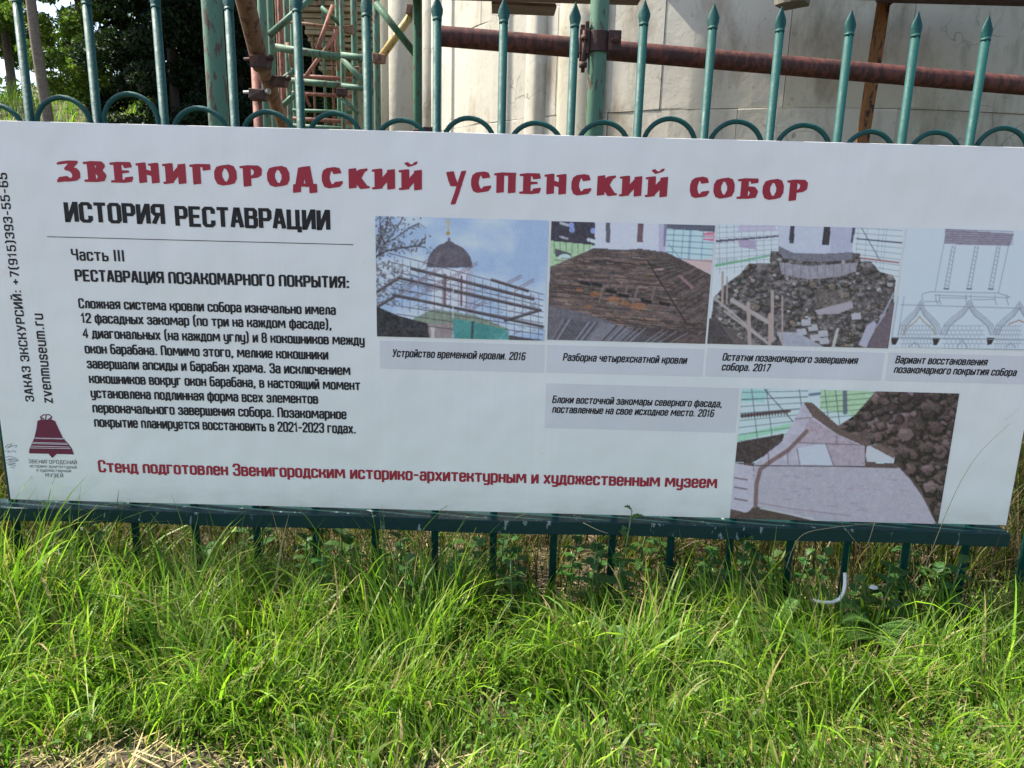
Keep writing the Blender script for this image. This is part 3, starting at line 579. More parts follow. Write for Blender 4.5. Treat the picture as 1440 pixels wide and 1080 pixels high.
stones(p, 620, rub, 9, 22, [(132, 120, 114), (104, 92, 86), (156, 146, 142), (84, 74, 70), (122, 104, 92)])
p.poly([(500, 215), (600, 262), (850, 262), (1000, 250), (995, 300), (780, 320), (560, 300), (500, 265)], (118, 112, 120), 1, 16)
p.poly([(500, 320), (700, 345), (1035, 320), (1020, 380), (900, 415), (700, 435), (520, 400)], (150, 140, 146), 1, 18, 4)
for i in range(9): p.line([(540+i*55, 330), (540+i*55, 410)], .8, (90, 82, 88), .7)
for _ in range(260): x = rr.uniform(150, 1250); y = rr.uniform(430, 870); p.ell(x, y, rr.uniform(6, 20), rr.uniform(5, 15), rr.choice([(132, 122, 120), (60, 52, 52), (108, 98, 94), (160, 150, 148), (50, 44, 46)]), .6) if y > 380+abs(x-650)*.1 else None
p.poly([(740, 640), (990, 570), (1005, 620), (900, 660), (760, 670)], (165, 152, 156)); p.poly([(760, 500), (970, 490), (985, 580), (740, 630)], (120, 106, 98), .5, 20, 3)
for (x, y) in ((650, 790), (725, 760), (795, 800), (680, 725), (1020, 680), (740, 830), (800, 850)): p.poly([(x-34, y-22), (x+28, y-28), (x+36, y+18), (x-28, y+28)], (176, 168, 172)); p.line([(x-34, y+26), (x+36, y+20)], 1.5, (60, 52, 56))
p.poly([(1090, 740), (1140, 705), (1160, 730), (1085, 895), (1035, 870)], (172, 164, 176)); p.poly([(850, 890), (885, 760), (905, 758), (872, 892)], (182, 172, 165)); p.line([(1275, 520), (1165, 740)], 3, (150, 146, 156))
p.poly([(1165, 740), (1290, 560), (1235, 895), (1090, 895)], (108, 92, 98)); p.poly([(480, 790), (620, 790), (800, 890), (520, 885)], (172, 168, 178), .9, 12)
for a, b, wd in (((60, 560), (440, 880), 3), ((130, 650), (430, 875), 3), ((180, 575), (420, 720), 6)): p.line([a, b], wd, (172, 156, 152))
p.poly([(10, 690), (140, 740), (280, 880), (10, 875)], (78, 68, 68), 1, 16)
for i in range(8): p.line([(120+i*17, 760), (200+i*17, 870)], 1.2, (140, 125, 120), .7)
for x, y0, y1, wd in ((120, 390, 590, 3.4), (150, 420, 600, 2.2), (455, 515, 850, 4.6), (522, 545, 870, 2.6), (437, 670, 880, 5), (290, 595, 875, 5.4)): p.line([(x, y0), (x+(8 if x == 290 else -4), y1)], wd, (170, 148, 140))
lay_pic(p, [(1008, 316), (1274, 321), (1247, 490), (995, 483)], 'printed_photo', 'printed photograph of rubble heaped round the foot of a white drum')
# picture 4: line drawing
T4 = quadT((178, 168), (1038, 180), (934, 888), (90, 865))
p = Pic(208, 172, T4); p.a[:] = (197, 201, 206); K = (128, 128, 133)
p.poly([(402, 172), (800, 198), (775, 268), (395, 258)], (150, 138, 148), 1, 30, 3, 2, sx=.7, sy=3)
for i in range(7): p.line([(402, 175+i*13), (795, 185+i*12)], 1, (82, 70, 84), .6)
p.line([(395, 260), (350, 530)], .9, K, .8); p.line([(770, 268), (720, 540)], .8, (110, 110, 116), .8)
for x in (452, 585, 712):
    p.line([(x-8, 270), (x-48, 515)], 1, K, .9); p.line([(x+10, 270), (x-26, 515)], 1, K, .9)
    for i in range(10): p.line([(x-8-i*4, 275+i*24), (x+8-i*4, 285+i*24)], .9, K, .7)
    p.line([(x-50, 516), (x-24, 518)], 1.6, (70, 68, 74))
for st in (((275, 548), (320, 535), (720, 540), (790, 565)), ((350, 555), (780, 568)), ((150, 612), (860, 630)), ((290, 592), (380, 592)), ((380, 570), (540, 572)), ((570, 580), (700, 578))): p.line(st, 1, K, .85)
for x in (275, 355, 375, 530, 560, 700, 770): p.line([(x, 550), (x, 580), (x+12, 610)], 1, K, .8)
def arch(cx, w_, top, base, lw=1, c=K):
    pts = []
    for s_ in (-1, 1):
        q = [(cx+s_*w_, base), (cx+s_*w_*.86, base-(base-top)*.30), (cx+s_*w_*.6, base-(base-top)*.5), (cx+s_*w_*.25, base-(base-top)*.72), (cx, top)]; p.line(q, lw, c, .9)
for cx, w_, top in ((265, 130, 590), (550, 165, 585), (845, 150, 590)):
    for d in (0, 14, 28, 36): arch(cx, w_-d, top+d*1.2, 790)
arch(262, 90, 680, 790, 1.2, (150, 125, 80)); arch(845, 60, 700, 730, 1.2, (150, 80, 70))
for x0, x1 in ((150, 350), (400, 650), (700, 872)):
    for r_ in range(5):
        y = 735+r_*27; p.line([(x0+10-r_*3, y), (x1-10+r_*3, y)], .9, (135, 134, 140), .7)
        for i in range(9): x = x0+12+(x1-x0-24)*(i+(r_ % 2)*.5)/9; p.line([(x, y), (x, y+27)], .9, (140, 139, 144), .7)
for x in (117, 362, 680): p.poly([(x-22, 806), (x+26, 808), (x+6, 850), (x-16, 850)], (52, 42, 44))
p.line([(95, 806), (880, 820)], 1.4, (140, 140, 145)); arch(515, 30, 820, 870); arch(235, 34, 835, 868); arch(800, 28, 838, 870)
for x in (130, 165): p.line([(x+4, 565), (x-28, 800)], .9, (120, 120, 126), .8)
p.line([(60, 868), (880, 880)], 1, (120, 120, 125))
ob = lay_pic(p, [(1275, 320), (1480, 326), (1455, 492), (1252, 489)], 'printed_drawing', 'printed line drawing of pointed arches below a drum')
# picture 5: stone gable
T5 = quadT((110, 52), (1138, 78), (1030, 690), (57, 668))
p = Pic(306, 185, T5); p.a[:] = (196, 206, 204)
p.poly([(40, 400), (1150, 400), (1150, 720), (40, 720)], (96, 76, 74)); p.poly([(480, 60), (740, 70), (640, 180), (480, 150)], (170, 194, 156), 1, 12); p.poly([(90, 270), (360, 210), (360, 235), (90, 300)], (160, 200, 170)); p.poly([(100, 60), (240, 60), (215, 120), (100, 115)], (150, 195, 185), .7)
for i in range(8): p.line([(100, 75+i*32), (420, 68+i*26)], 1.3 if i in (1, 3) else .8, (60, 62, 68), .8)
for x in (155, 225, 380, 500, 550): p.line([(x, 60), (x+30, 290)], 1, (70, 72, 76), .8)
p.line([(215, 60), (350, 205)], 1, (70, 70, 76)); p.line([(430, 85), (475, 80)], 4, (110, 120, 135)); p.line([(595, 68), (597, 165)], 6, (105, 108, 122))
p.line([(110, 182), (335, 158)], 4, (90, 60, 62), .9)
for i in range(16): p.line([(112+i*14, 172-i), (114+i*14, 190-i)], 1.4, (55, 45, 48), .9)
for i in range(5): p.line([(480, 95+i*24), (740, 75+i*24)], .9, (60, 70, 60), .7)
p.poly([(85, 305), (310, 262), (300, 320), (160, 400), (80, 395)], (72, 58, 58), 1, 18); 
dark = [(750, 60), (1150, 70), (1040, 700), (1020, 690), (985, 590), (945, 510), (860, 420), (700, 320), (540, 240), (600, 205), (640, 180)]
p.poly(dark, (96, 76, 74), 1, 30, 14, 4); p.poly([(750, 68), (940, 74), (930, 150), (830, 210), (640, 190)], (138, 112, 116), 1, 26, 8, 6)
for _ in range(70): x = rr.uniform(640, 1110); y = rr.uniform(90, 560); 
before = p.a.copy()
for _ in range(130):
    x = rr.uniform(600, 1100); y = rr.uniform(110, 600)
    if x > 560+(y-200)*1.15: p.ell(x, y, rr.uniform(12, 40), rr.uniform(10, 32), rr.choice([(118, 94, 90), (76, 60, 58), (104, 84, 80), (66, 52, 52), (132, 106, 106)]), .45)
p.ell(715, 210, 32, 45, (126, 104, 104), .9); p.ell(790, 205, 38, 45, (132, 110, 110), .9)
md = p.mask(dark)[..., None]; p.a = before*(1-md)+p.a*md; stones(p, 520, dark, 10, 30, [(102, 80, 76), (88, 70, 66), (112, 90, 88), (78, 62, 60), (96, 76, 70)], 8)
p.poly([(400, 118), (440, 120), (580, 240), (720, 300), (700, 325), (560, 270), (440, 190)], (102, 82, 76)); 
p.poly([(400, 120), (445, 185), (560, 265), (695, 322), (695, 415), (165, 412), (235, 350), (300, 300), (360, 195)], (186, 172, 182), 1, 14, 6, 5)
p.poly([(430, 190), (560, 268), (690, 325), (690, 410), (540, 410), (510, 310), (380, 305)], (172, 148, 156), .8, 26, 4, 7); p.poly([(375, 330), (505, 305), (540, 408), (385, 408)], (196, 192, 200))
p.poly([(168, 412), (850, 420), (905, 480), (960, 560), (1020, 688), (480, 684), (190, 610), (168, 540)], (178, 164, 172), 1, 7, 5, 5)
p.put(p.mask([(168, 412), (850, 420), (1020, 688), (190, 610)])*np.clip((p.fbm(2, 31, o=2)-.6)*8, 0, 1), (198, 186, 193), .35)
p.poly([(78, 400), (165, 415), (175, 600), (140, 640), (62, 620)], (190, 176, 186), 1, 10)
for y in (470, 515, 570): p.line([(80, y), (138, y+10)], 2, (120, 98, 104))
p.line([(415, 252), (330, 340), (245, 395), (200, 430), (182, 500), (178, 605)], 6, (128, 100, 100)); p.line([(165, 412), (700, 415)], 1.2, (70, 56, 60))
for st in (((235, 350), (240, 400)), ((325, 335), (330, 405)), ((372, 335), (385, 408)), ((505, 305), (542, 408)), ((555, 270), (558, 305)), ((360, 195), (445, 188)), ((690, 330), (695, 412)), ((380, 305), (690, 315))): p.line(st, 1, (90, 70, 76), .8)
p.poly([(690, 320), (740, 330), (740, 400), (860, 425), (690, 420)], (96, 76, 74)); p.poly([(700, 320), (740, 310), (830, 365), (825, 395), (700, 392), (692, 360)], (196, 190, 194)); p.poly([(715, 318), (760, 308), (835, 350), (826, 378)], (112, 90, 84))
for _ in range(26): x = rr.uniform(260, 900); y = rr.uniform(450, 650); p.line([(x, y), (x+rr.uniform(10, 50), y+rr.uniform(0, 5))], 1, (140, 112, 128), .6)
p.line([(190, 590), (360, 620), (620, 650)], 1.4, (150, 116, 124), .7); p.poly([(60, 665), (130, 640), (185, 612), (430, 675), (60, 690)], (84, 66, 62)); p.line([(200, 616), (450, 668)], 1.6, (200, 192, 188))
lay_pic(p, [(1043, 545.5), (1350, 553), (1318, 736), (1027, 729.5)], 'printed_photo', 'printed photograph of a pale stone gable of fitted blocks')

def strip(q):
    x0 = (bp(*q[0])[0]+bp(*q[3])[0])/2; x1 = (bp(*q[1])[0]+bp(*q[2])[0])/2; z1 = (bp(*q[0])[1]+bp(*q[1])[1])/2; z0 = (bp(*q[3])[1]+bp(*q[2])[1])/2
    k = Ink(); k.poly([(x0, z0), (x1, z0), (x1, z1), (x0, z1)]); finish_ink(k, 'caption_strip', M['strip'], lift=.0003, parent=board)
strip([(534, 479), (766, 485), (765, 524), (535, 518)]); strip([(769, 486), (990, 490), (988, 529), (769, 524)])
strip([(994, 490), (1243, 496), (1240, 535), (992, 529)]); strip([(1249, 496), (1455, 501), (1450, 541), (1246, 535)]); strip([(767, 539), (1040, 546), (1034, 608), (767, 602)])

# ------------------------------------------------------------------ the fence
fence = thing('metal_fence', 'dark teal painted metal fence of spear topped pickets and small arches behind the board', 'fence', (0, 0, 0))
top_z = at(812, 10, 0).z
px_b = [42, 137, 233, 330, 424, 518, 613, 706, 802, 895, 988, 1082, 1178, 1269, 1362]
xs = [at(p_, 168+.026*p_, 0).x for p_ in px_b]
print('picket spacing', (xs[-1]-xs[0])/14, 'top z', top_z)
sp_ = (xs[-1]-xs[0])/14
collar_y = [3, 6, 10, 13, 16, 22, 27, 31, 37, 34, 39, 43, 48, 50, 55]
zc_l = [at(p_-6, y_, 0).z for p_, y_ in zip(px_b, collar_y)]; zc_l = [zc_l[0]]*4+zc_l+[zc_l[-1]]*3
xs = [xs[0]-sp_*k for k in range(4, 0, -1)]+xs+[xs[-1]+sp_*k for k in range(1, 4)]
dz = [random.uniform(-.006, .006) for _ in xs]
for i, x in enumerate(xs):
    zf = zc_l[i]; zt = zf+.046; lx = random.uniform(-.003, .003)
    m_ = MB().tube([(x, 0, -.08), (x+lx*.3, 0, .5), (x+lx, 0, zf+.004)], .0088, 14); pk = m_.build('picket', M['teal'], fence)
    prof = [(0, .0088, .0088), (.004, .0095, .0085), (.012, .0118, .0068), (.019, .0122, .0052), (.028, .0088, .0036), (.037, .0045, .0022), (.046, .0006, .0005)]
    m_ = MB(); sg = 12; vs = []; tw = random.uniform(-.25, .25)
    for h_, rx, ry in prof:
        for k in range(sg):
            a_ = 2*PI*k/sg; u_, v_ = rx*math.cos(a_), ry*math.sin(a_)
            vs.append((x+lx+u_*math.cos(tw)-v_*math.sin(tw), u_*math.sin(tw)+v_*math.cos(tw), zf+h_))
    fs = [(i_*sg+k, i_*sg+(k+1) % sg, (i_+1)*sg+(k+1) % sg, (i_+1)*sg+k) for i_ in range(len(prof)-1) for k in range(sg)]
    m_.add(vs, fs, True); m_.tube([(x+lx, 0, zf-.003), (x+lx, 0, zf+.002)], .0096, 12); m_.build('finial', M['teal'], pk)
peaks = [133, 128, 148, 153, 155, 165, 162, 169, 168, 163, 167, 172, 181, 182, 176]; pkx = [87, 177, 277, 368, 467, 567, 658, 757, 850, 947, 1038, 1130, 1227, 1317, 1408]
for i in range(len(xs)-1):
    j = i-4; zt = at(pkx[j], peaks[j]+4, 0).z if 0 <= j < 15 else at(700, 166, 0).z
    xa, xb = xs[i]+.0145, xs[i+1]-.0145; cx = (xa+xb)/2; hw = (xb-xa)/2
    pts = [(xa, 0, zt-.16)]+[(cx-hw*math.cos(a_), 0, zt-.055+.055*math.sin(a_)) for a_ in np.linspace(0, PI, 19)]+[(xb, 0, zt-.16)]
    MB().tube(pts, .0052, 10).build('arch', M['teal'], fence)
ztr = at(700, 166, 0).z-.15
MB().box((xs[0]-.05, -.012, ztr-.02), (xs[-1]+.05, .012, ztr+.02)).build('top_rail', M['teal'], fence, .002)
# bottom rail: angle iron seen from above
za = at(720, 732, -.044).z; xr0, xr1 = xs[0]-.05, at(1413, 765, -.03).x
L1 = [(-.044, .0), (-.044, -.032), (-.039, -.032), (-.039, -.004), (.012, -.004), (.012, .0)]
m_ = MB(); n_ = 60; vs = []
for i in range(n_+1):
    x = xr0+(xr1-xr0)*i/n_; sag = .0015*math.sin(i*.5)
    vs += [(x, y_, za+z_+sag) for y_, z_ in L1]
fs = [(i*6+k, i*6+(k+1) % 6, (i+1)*6+(k+1) % 6, (i+1)*6+k) for i in range(n_) for k in range(6)]+[(5, 4, 3, 2, 1, 0), tuple(n_*6+k for k in range(6))]
m_.add(vs, fs); m_.build('bottom_rail', M['teal_dark'], fence, .0015)

# ------------------------------------------------------------------ scaffold tubes close behind the fence
def pole_v(name, px, py, Y, r, mat, parent, z1=3.4, z0=-.05, lean=0, seg=16):
    p_ = at(px, py, Y); return MB().tube([(p_.x-lean*(p_.z-z0), Y, z0), (p_.x, Y, p_.z), (p_.x+lean*(z1-p_.z), Y, z1)], r, seg).build(name, M[mat], parent)
def hollow(m_, pts, r, seg=18):
    pts = [Vector(p_) for p_ in pts]; m_.tube(pts, r, seg, cap=False)
    m_.tube([p_ for p_ in pts], r*.84, seg, cap=False)
    return m_
def ring(m_, c, axis, r0, r1, seg=18):
    c = Vector(c); axis = Vector(axis).normalized(); n_ = axis.orthogonal().normalized(); b_ = axis.cross(n_)
    vs = [c+(n_*math.cos(2*PI*k/seg)+b_*math.sin(2*PI*k/seg))*rr_ for rr_ in (r0, r1) for k in range(seg)]
    m_.add(vs, [(k, (k+1) % seg, seg+(k+1) % seg, seg+k) for k in range(seg)])
near = 'upright scaffold poles behind the fence'
t = thing('scaffold_pole', 'worn pale green upright scaffold pole at the left in front of the dark trees', 'scaffold pole', (at(303, 90, .5).x, .5, 0), near)
pole_v('pole', 303, 90, .5, .0265, 'green', t)
pc = at(841, 60, .65)
t = thing('scaffold_pole', 'green upright scaffold pole carrying the iron coupler in the middle', 'scaffold pole', (pc.x, .65, 0), near)
pole_v('pole', 841, 60, .65, .0265, 'green', t)
a_ = at(612, 50, .712); b_ = at(1440, 120.5, .90); d_ = (b_-a_); b_ = a_+d_*1.5
t = thing('scaffold_tube', 'long dark red rusty tube running across the pale wall', 'scaffold tube', a_)
m_ = MB(); hollow(m_, [a_, (a_+b_)/2, b_], .0285, 20); ring(m_, a_, d_, .0285*.84, .0285); m_.build('tube', M['rust'], t)
# coupler
t = thing('pipe_coupler', 'dark rusty iron coupler clamping the red tube to the green pole', 'coupler', (pc.x, .65, pc.z), 'pipe couplers on the scaffold tubes')
def cyl_shell(m_, c, r, h, a0, a1, th, seg=14):
    vs = []
    for k in range(seg+1):
        a = a0+(a1-a0)*k/seg
        for rr_ in (r, r+th):
            for zz in (-h/2, h/2): vs.append((c[0]+rr_*math.cos(a), c[1]+rr_*math.sin(a), c[2]+zz))
    fs = []
    for k in range(seg):
        o_ = k*4; fs += [(o_+2, o_+6, o_+7, o_+3), (o_, o_+1, o_+5, o_+4), (o_+1, o_+3, o_+7, o_+5), (o_, o_+4, o_+6, o_+2)]
    fs += [(0, 2, 3, 1), (seg*4, seg*4+1, seg*4+3, seg*4+2)]; m_.add(vs, fs)
m_ = MB(); cyl_shell(m_, pc, .0275, .055, PI*.98, PI*2.02, .006); m_.build('collar', M['coupler'], t, .001)
m_ = MB(); m_.box((.026, -.03, -.026), (.062, -.022, .028), org=pc); m_.box((.026, -.008, -.024), (.055, .0, .024), org=pc); m_.build('lug', M['coupler'], t, .002)
m_ = MB(); m_.box((-.055, -.026, -.034), (-.026, -.016, .03), org=pc); m_.box((-.052, -.01, -.05), (-.03, .006, .045), org=pc); m_.box((-.04, -.02, .03), (-.028, -.008, .052), org=pc); m_.build('lug', M['coupler'], t, .002)
m_ = MB(); o_ = pc+Vector((.045, -.03, .004)); m_.tube([o_+Vector((0, -.010, 0)), o_], .011, 6); m_.tube([o_+Vector((0, -.02, 0)), o_+Vector((0, .04, 0))], .005, 8); m_.build('bolt', M['coupler'], t)
m_ = MB(); o_ = pc+Vector((-.042, -.026, -.05)); m_.tube([o_+Vector((0, 0, -.035)), o_+Vector((0, 0, .075))], .0055, 8); m_.tube([o_+Vector((0, 0, -.022)), o_+Vector((0, 0, -.008))], .0115, 6); m_.tube([o_+Vector((0, 0, .05)), o_+Vector((0, 0, .062))], .0105, 6); m_.build('bolt', M['coupler'], t)
m_ = MB(); m_.box((-.03, .03, -.035), (.04, .038, .035), org=pc); m_.build('saddle', M['coupler'], t, .002)
# leaning tubes on the left
a_ = at(334, -45, .52); b_ = at(367, 93, .80)
t = thing('scaffold_tube', 'brown leaning tube with a dark open lower end, left of the scaffold tower', 'scaffold tube', b_)
m_ = MB(); hollow(m_, [a_, b_], .0265, 20); ring(m_, b_, b_-a_, .0265*.84, .0265); m_.build('tube', M['rust_brown'], t)
a_ = at(358, 60, 1.25); b_ = at(412, 215, 2.3)
t = thing('scaffold_tube', 'thin rusty tube slanting down behind the open ended one', 'scaffold tube', a_)
MB().tube([a_, b_], .027, 16).build('tube', M['rust_brown'], t)
p_ = at(361, 120, 1.6)
t = thing('scaffold_pole', 'short reddish upright pole just below the open tube end', 'scaffold pole', (p_.x, 1.6, 0), near)
MB().tube([(p_.x, 1.6, 0), (p_.x, 1.6, at(361, 60, 1.6).z)], .019, 14).build('pole', M['rust_pink'], t)
for (x_, y_, Y_, s_, lab) in ((366, 88, .74, .8, 'small rusty coupler beside the open tube end'), (391, 115, 1.5, 1, 'small dark coupler on the thin slanting tube'), (363, 133, 1.55, 1, 'coupler with pale bolts on the reddish upright pole')):
    o_ = at(x_, y_, Y_); t = thing('pipe_coupler', lab, 'coupler', o_, 'pipe couplers on the scaffold tubes')
    m_ = MB(); m_.box((-.034*s_, -.02, -.02*s_), (.034*s_, .03, .02*s_), org=o_, jit=.003); m_.build('clamp_body', M['coupler'], t, .003)
    m_ = MB(); m_.tube([o_+Vector((-.055*s_, -.012, .006)), o_+Vector((.055*s_, -.012, .012))], .006*s_, 8); m_.tube([o_+Vector((.04*s_, -.012, .012)), o_+Vector((.052*s_, -.012, .012))], .012*s_, 6); m_.build('bolt', M['bolt' if y_ == 133 else 'coupler'], t)
# right rusty post
a_ = at(1214, 190, 1.9); b_ = at(1243, 0, 1.9); d_ = b_-a_
t = thing('steel_post', 'orange rusty angle steel post against the dark stained wall at the right', 'post', (a_.x-d_.x*a_.z/d_.z, 1.9, 0))
q0 = a_-d_*(a_.z/d_.z); q1 = a_+d_*2.6
m_ = MB(); vs = []
for q in (q0, q1):
    for u_, v_ in ((-.02, -.02), (.022, -.02), (.022, -.015), (-.014, -.015), (-.014, .022), (-.02, .022)): vs.append((q.x+u_, q.y+v_, q.z))
m_.add(vs, [(k, (k+1) % 6, 6+(k+1) % 6, 6+k) for k in range(6)]+[(5, 4, 3, 2, 1, 0), (6, 7, 8, 9, 10, 11)]); m_.build('angle_bar', M['rust_orange'], t)
o_ = at(1257, 4, 1.9); m_ = MB(); m_.add([o_+Vector(v) for v in ((-.04, -.022, .06), (.07, -.022, .06), (-.03, -.022, -.02), (-.04, -.028, .06), (.07, -.028, .06), (-.03, -.028, -.02))], [(0, 1, 2), (5, 4, 3), (0, 3, 4, 1), (1, 4, 5, 2), (2, 5, 3, 0)]); m_.build('gusset', M['coupler'], t)

# ------------------------------------------------------------------ scaffold tower
t = tower = thing('scaffold_tower', 'scaffold tower of thin green and rusty tubes between the trees and the church', 'scaffolding', (at(450, 100, 3.6).x, 3.6, 0))
for x_, y_, Y_, r_, m__ in ((372, 90, 3.0, .026, 'green'), (383, 90, 3.3, .022, 'green'), (397, 90, 4.2, .02, 'rust_pink'), (405, 90, 4.4, .02, 'green'), (413, 90, 5.6, .022, 'green'), (482, 90, 3.6, .016, 'green'), (499, 90, 3.4, .02, 'green'), (476, 90, 5.2, .02, 'green'), (530, 90, 3.0, .021, 'green'), (587, 90, 2.2, .021, 'green_dark')):
    pole_v('pole', x_, y_, Y_, r_, m__, t, 4.6, -.05, 0, 10)
for x_, Y_, r_, m__ in ((425, 5.8, .014, 'green'), (441, 6.0, .013, 'rust_brown'), (456, 5.8, .014, 'green'), (468, 6.0, .013, 'rust_pink'), (512, 4.4, .015, 'green_dark'), (392, 5.0, .013, 'rust_brown')): pole_v('pole', x_, 90, Y_, r_, m__, tower, 4.8, -.05, 0, 8)
def brace(x0, y0, x1, y1, Y0, Y1, r, mat, name='brace'):
    MB().tube([at(x0, y0, Y0), at(x1, y1, Y1)], r, 10).build(name, M[mat], tower)
for a in ((378, 50, 440, -4, 3.1, 3.1, .02, 'green'), (394, 115, 420, 95, 3.4, 3.4, .02, 'green'), (396, 150, 420, 128, 3.4, 3.4, .018, 'green'), (528, 4, 584, 76, 2.3, 2.3, .017, 'green_dark'), (481, 82, 530, 134, 3.3, 3.3, .018, 'green'), (481, 138, 505, 160, 3.3, 3.3, .014, 'green'),
          (424, 116, 482, 35, 4.2, 4.6, .016, 'rust_pink'), (446, 70, 468, 8, 4.4, 4.6, .016, 'rust_pink'), (452, 10, 480, 36, 4.6, 4.6, .016, 'green_dark'), (408, 90, 436, 150, 4.5, 4.5, .012, 'rust_pink'), (404, 60, 412, 95, 4.0, 4.0, .014, 'rust_brown'), (470, 40, 476, 100, 5.0, 5.0, .012, 'rust_pink')): brace(*a)
brace(535, 82, 585, 12, 2.6, 2.6, .021, 'yellow')
for a in ((383, 66, 482, 81, 3.4, 3.4, .024, 'green'), (404, 113, 500, 122, 3.5, 3.5, .021, 'green'), (480, 78, 530, 84, 3.3, 3.3, .022, 'green'), (480, 121, 530, 126, 3.3, 3.3, .018, 'green'), (408, 106, 500, 112, 4.8, 4.8, .017, 'rust_pink'), (400, 130, 500, 136, 4.8, 4.8, .016, 'rust_pink'), (404, 166, 500, 172, 4.8, 4.8, .016, 'rust_pink'), (405, 176, 500, 182, 4.6, 4.6, .016, 'green'), (408, 155, 500, 158, 5.2, 5.2, .016, 'green_dark'), (400, 30, 480, 40, 5.0, 5.0, .014, 'rust_brown')): brace(*a, name='ledger')
for (x_, y_, Y_) in ((534, 83, 2.58), (580, 14, 2.58), (490, 42, 3.36), (588, 188, 2.18), (605, 186, 2.15), (481, 130, 3.3), (500, 100, 3.35)):
    o_ = at(x_, y_, Y_); MB().box((-.03, -.03, -.022), (.03, .02, .022), org=o_, jit=.006).build('coupler', M['coupler' if y_ > 100 else 'rust_brown'], tower, .004)

# ------------------------------------------------------------------ plank decks
t = deck = thing('plank_deck', 'dark weathered plank deck running along the top of the pale wall', 'platform', at(700, 0, 2.2))
za_ = at(760, 3.5, 2.2).z
for k, (x0, x1, y0, y1, zo) in enumerate(((470, 905, 2.02, 2.20, 0), (640, 1120, 1.81, 1.99, .01), (470, 800, 1.60, 1.78, .006), (905, 1500, 2.03, 2.21, .05), (1120, 1500, 1.81, 1.99, .02), (800, 1500, 1.6, 1.78, .02))):
    xa, xb = at(x0, 0, y0).x, at(x1, 0, y0).x
    MB().box((xa, y0, za_+zo), (xb, y1, za_+zo+.045), jit=.003).build('plank', M['plank'], deck, .003)
MB().box((at(690, 0, 2.25).x, 2.24, za_-.004), (at(783, 0, 2.25).x, 2.42, za_+.01), jit=.006).build('plank', M['plank'], deck, .003)
MB().box((at(1240, 0, 1.7).x, 1.68, at(1350, 1, 1.7).z), (at(1600, 0, 1.7).x, 1.76, at(1350, 1, 1.7).z+.09)).build('beam', M['coupler'], deck, .003)

# ------------------------------------------------------------------ the church: round apse of whitewashed blocks
AC = Vector((2.02, 5.35)); AR = 2.85
church = thing('church', 'whitewashed stone church with a rounded apse wall behind the scaffold', 'church', (AC.x, AC.y, 0))
def arc_pt(a, r, z): return (AC.x+r*math.sin(a), AC.y-r*math.cos(a), z)
def curved_block(a0, a1, z0, z1, r0, r1, seg=4):
    m_ = MB(); vs = []
    for k in range(seg+1):
        a = a0+(a1-a0)*k/seg; e = .004 if k in (0, seg) else 0
        for r, z in ((r0, z0), (r1-e, z0+.0), (r1, z0+.008), (r1, z1-.008), (r1-e, z1), (r0, z1)): vs.append(arc_pt(a, r, z))
    fs = [(k*6+j, (k+1)*6+j, (k+1)*6+j+1, k*6+j+1) for k in range(seg) for j in range(5)]
    fs += [tuple(range(6)), tuple(seg*6+j for j in range(5, -1, -1))]
    m_.add(vs, fs); return m_
m_ = MB(); vs = []; sg = 60
for k in range(sg+1):
    a = -1.9+3.8*k/sg; vs += [arc_pt(a, AR-.02, -.1), arc_pt(a, AR-.02, 5.2)]
m_.add(vs, [(k*2, k*2+2, k*2+3, k*2+1) for k in range(sg)], True); m_.build('wall', M['mortar'], church)
rz = [-.1, .42, .95, 1.50, 2.12, 2.6, 3.2, 3.8, 4.4, 5.2]
for r_ in range(len(rz)-1):
    a = -1.75+random.uniform(0, .1)
    while a < 1.7:
        wd = random.uniform(.17, .33); wd = min(wd, 1.75-a)
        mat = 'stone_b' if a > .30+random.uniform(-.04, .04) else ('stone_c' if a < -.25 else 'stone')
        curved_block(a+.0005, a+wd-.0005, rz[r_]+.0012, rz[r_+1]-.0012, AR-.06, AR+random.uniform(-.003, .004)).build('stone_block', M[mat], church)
        a += wd
# slim pilaster and engaged shafts at the left of the apse
for px_, wpx, mat in ((640, .05, 'stone'), (672, .045, 'stone_c')):
    pass
def shaft(a, w_, out, mat):
    m_ = MB(); vs = []; n_ = 8
    for z in (-.1, 5.2):
        for k in range(n_+1):
            t_ = PI*k/n_; vs.append(arc_pt(a+w_*(-math.cos(t_)), AR-.02+out*math.sin(t_)**.5, z))
    m_.add(vs, [(k, k+1, n_+2+k, n_+1+k) for k in range(n_)], True); m_.build('shaft', M[mat], church)
shaft(-.62, .06, .06, 'stone'); shaft(-.74, .03, .045, 'stone_c')
def pillar(px, Y, r, mat):
    p_ = at(px, 100, Y); MB().tube([(p_.x, Y, -.1), (p_.x, Y, 5.2)], r, 20).build('shaft', M[mat], church)
pillar(612, 4.55, .10, 'stone_c'); pillar(575, 4.75, .16, 'stone_c'); pillar(548, 4.95, .10, 'stone'); 
w0 = at(534, 100, 5.1).x; MB().box((w0, 5.1, -.1), (AC.x-1.0, 5.5, 5.2)).build('wall', M['stone_c'], church)
# broken corbel above the apse
o_ = at(1113, 4, 2.42); m_ = MB(); vs = []
for k in range(9):
    a = PI*k/8; vs += [(o_.x-.085*math.cos(a), o_.y-.09*math.sin(a), o_.z-.012+random.uniform(-.006, .006)), (o_.x-.10*math.cos(a), o_.y-.11*math.sin(a), o_.z+.12)]
m_.add(vs+[(o_.x, o_.y+.1, o_.z-.012)], [(2*k, 2*k+2, 2*k+3, 2*k+1) for k in range(8)]+[(18, 2*k+2, 2*k) for k in range(8)]); m_.build('corbel', M['stone_b'], church)
